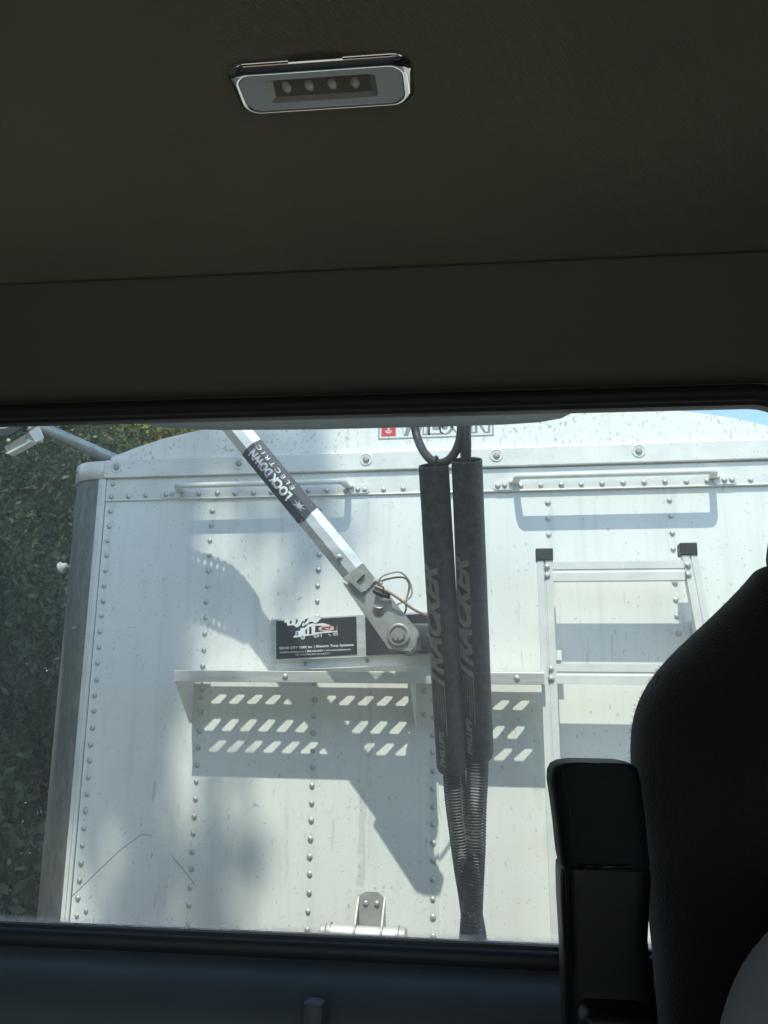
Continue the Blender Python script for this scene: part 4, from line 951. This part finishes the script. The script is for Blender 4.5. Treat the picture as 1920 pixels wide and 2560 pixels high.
tree('tree', 'dark leafy tree nearest the trailer corner, behind the dangling lamp', 'tree', G, (-4.3, 6.3, 0), blob((-4.2, 6.2, 2.6), (1.3, 1.2, 2.6), 46, 0.35, 0.75), 46000, 0.062, LEAF[1], 0.13)
tree('tree', 'leafy tree with sunlit yellow-green sprays above the trailer edge', 'tree', G, (-4.3, 10.2, 0), blob((-4.5, 10.0, 4.5), (1.9, 1.6, 1.6), 60, 0.35, 0.7), 42000, 0.085, LEAF[2], 0.17)
tree('tree', 'shaded tree filling the left edge of the window', 'tree', G, (-6.4, 8.0, 0), blob((-6.2, 8.2, 3.4), (1.8, 1.8, 3.4), 60, 0.5, 0.9), 30000, 0.11, LEAF[1], 0.18)
tree('tree', 'dense dark tree closing the view farther behind the trailer', 'tree', G, (-7.2, 14.0, 0), blob((-6.8, 14, 5.5), (4.2, 2.0, 5.2), 105, 0.8, 1.4), 36000, 0.17, LEAF[1], 0.3)
G2 = 'trees beyond the cab, out of the picture'
tree('tree', 'leafy tree standing level with the trailer corner', 'tree', G, (-5.2, 3.6, 0), blob((-5.2, 3.6, 2.4), (1.3, 1.3, 2.4), 40, 0.4, 0.8), 16000, 0.11, LEAF[1], 0.14)
for n_, (x, y) in enumerate(((-5.0, 0.6), (-5.4, -2.6), (-5.2, -6.0), (-7.5, -9.5))):
    tree('tree', ('leafy roadside tree level with the rear window', 'leafy roadside tree level with the cab doors', 'leafy roadside tree level with the windscreen', 'leafy roadside tree farthest ahead of the cab')[n_], 'tree', G2, (x, y, 0), blob((x, y, 2.9), (1.7, 1.8, 2.9), 40, 0.5, 0.9), 12000, 0.14, LEAF[1], 0.16)
def clear_of_gap(c):
    "keep the right-hand edge of the tall crown ragged and left of the lit middle of the trailer"
    t = D-c[1]; wx = c[0]+0.08*t; wz = c[2]-1.74*t
    lim = -0.98 if wz > 2.85 else -1.15 if wz > 2.2 else -1.02
    return not (0.9 < wz < 3.9) or wx+0.95*c[3] < lim
dapple_twigs = []          # sprays added to the tall crown to cast dapples on the trailer
for x, y, t, r_ in ((265, 1270, 8, .34), (335, 1240, 8, .3), (385, 1310, 7.6, .22), (265, 1420, 8, .34), (335, 1400, 8, .3), (375, 1500, 7.6, .22), (265, 1570, 8, .34), (330, 1600, 8, .3), (285, 1720, 8, .32), (400, 1640, 7.4, .16), (440, 1110, 8, .26), (560, 1150, 7.6, .16), (260, 1870, 8, .3), (735, 1120, 7, .16), (785, 1225, 7, .14), (690, 1310, 7.4, .09), (765, 1440, 7, .12), (830, 1300, 7, .1), (600, 1995, 7, .1), (480, 2180, 7, .17), (555, 2255, 7, .14), (520, 2060, 6.8, .1), (405, 2060, 7, .14), (390, 1180, 7, .15), (340, 1760, 7, .2), (310, 2000, 7, .2), (340, 2280, 7, .2)):
    q = P(x, y, D)-Vector((0.08, 1.0, -1.74))*(t-2.3); dapple_twigs.append((q.x, q.y, q.z, r_*0.60))
# tall trees beside the cab whose crowns shade the left side of the trailer
tree('tall_tree', 'tall overhanging tree left of the cab, casting dappled shade', 'tree', G2, (-5.6, -3.6, 0), [c for c in blob((-5.3, -3.9, 13.4), (3.7, 3.6, 2.6), 80, 0.42, 0.8) if clear_of_gap(c)]+dapple_twigs, 82000, 0.14, LEAF[0], 0.32)
tree('tall_tree', 'tall tree left of the trailer shading the smaller trees', 'tree', G2, (-7.2, 2.6, 0), blob((-5.9, 0.4, 11.4), (3.2, 3.4, 2.4), 60, 0.7, 1.1), 30000, 0.15, LEAF[0], 0.3)

for n_, (x, y, r_) in enumerate(((-3.3, 4.9, 0.75), (-4.0, 4.4, 0.9), (-4.6, 5.2, 1.0), (-3.5, 6.6, 0.9))):
    tree('shrub', ('shrub nearest the trailer corner, low at the left', 'shrub at the lower left edge of the window', 'broad shrub under the shaded trees', 'shrub growing behind the dark corner post')[n_], 'shrub', 'shrubs under the trees', (x, y, 0), blob((x, y, 0.9), (r_*0.8, r_*0.8, 0.9), 16, 0.3, 0.5), 7000, 0.07, LEAF[1], 0.04)
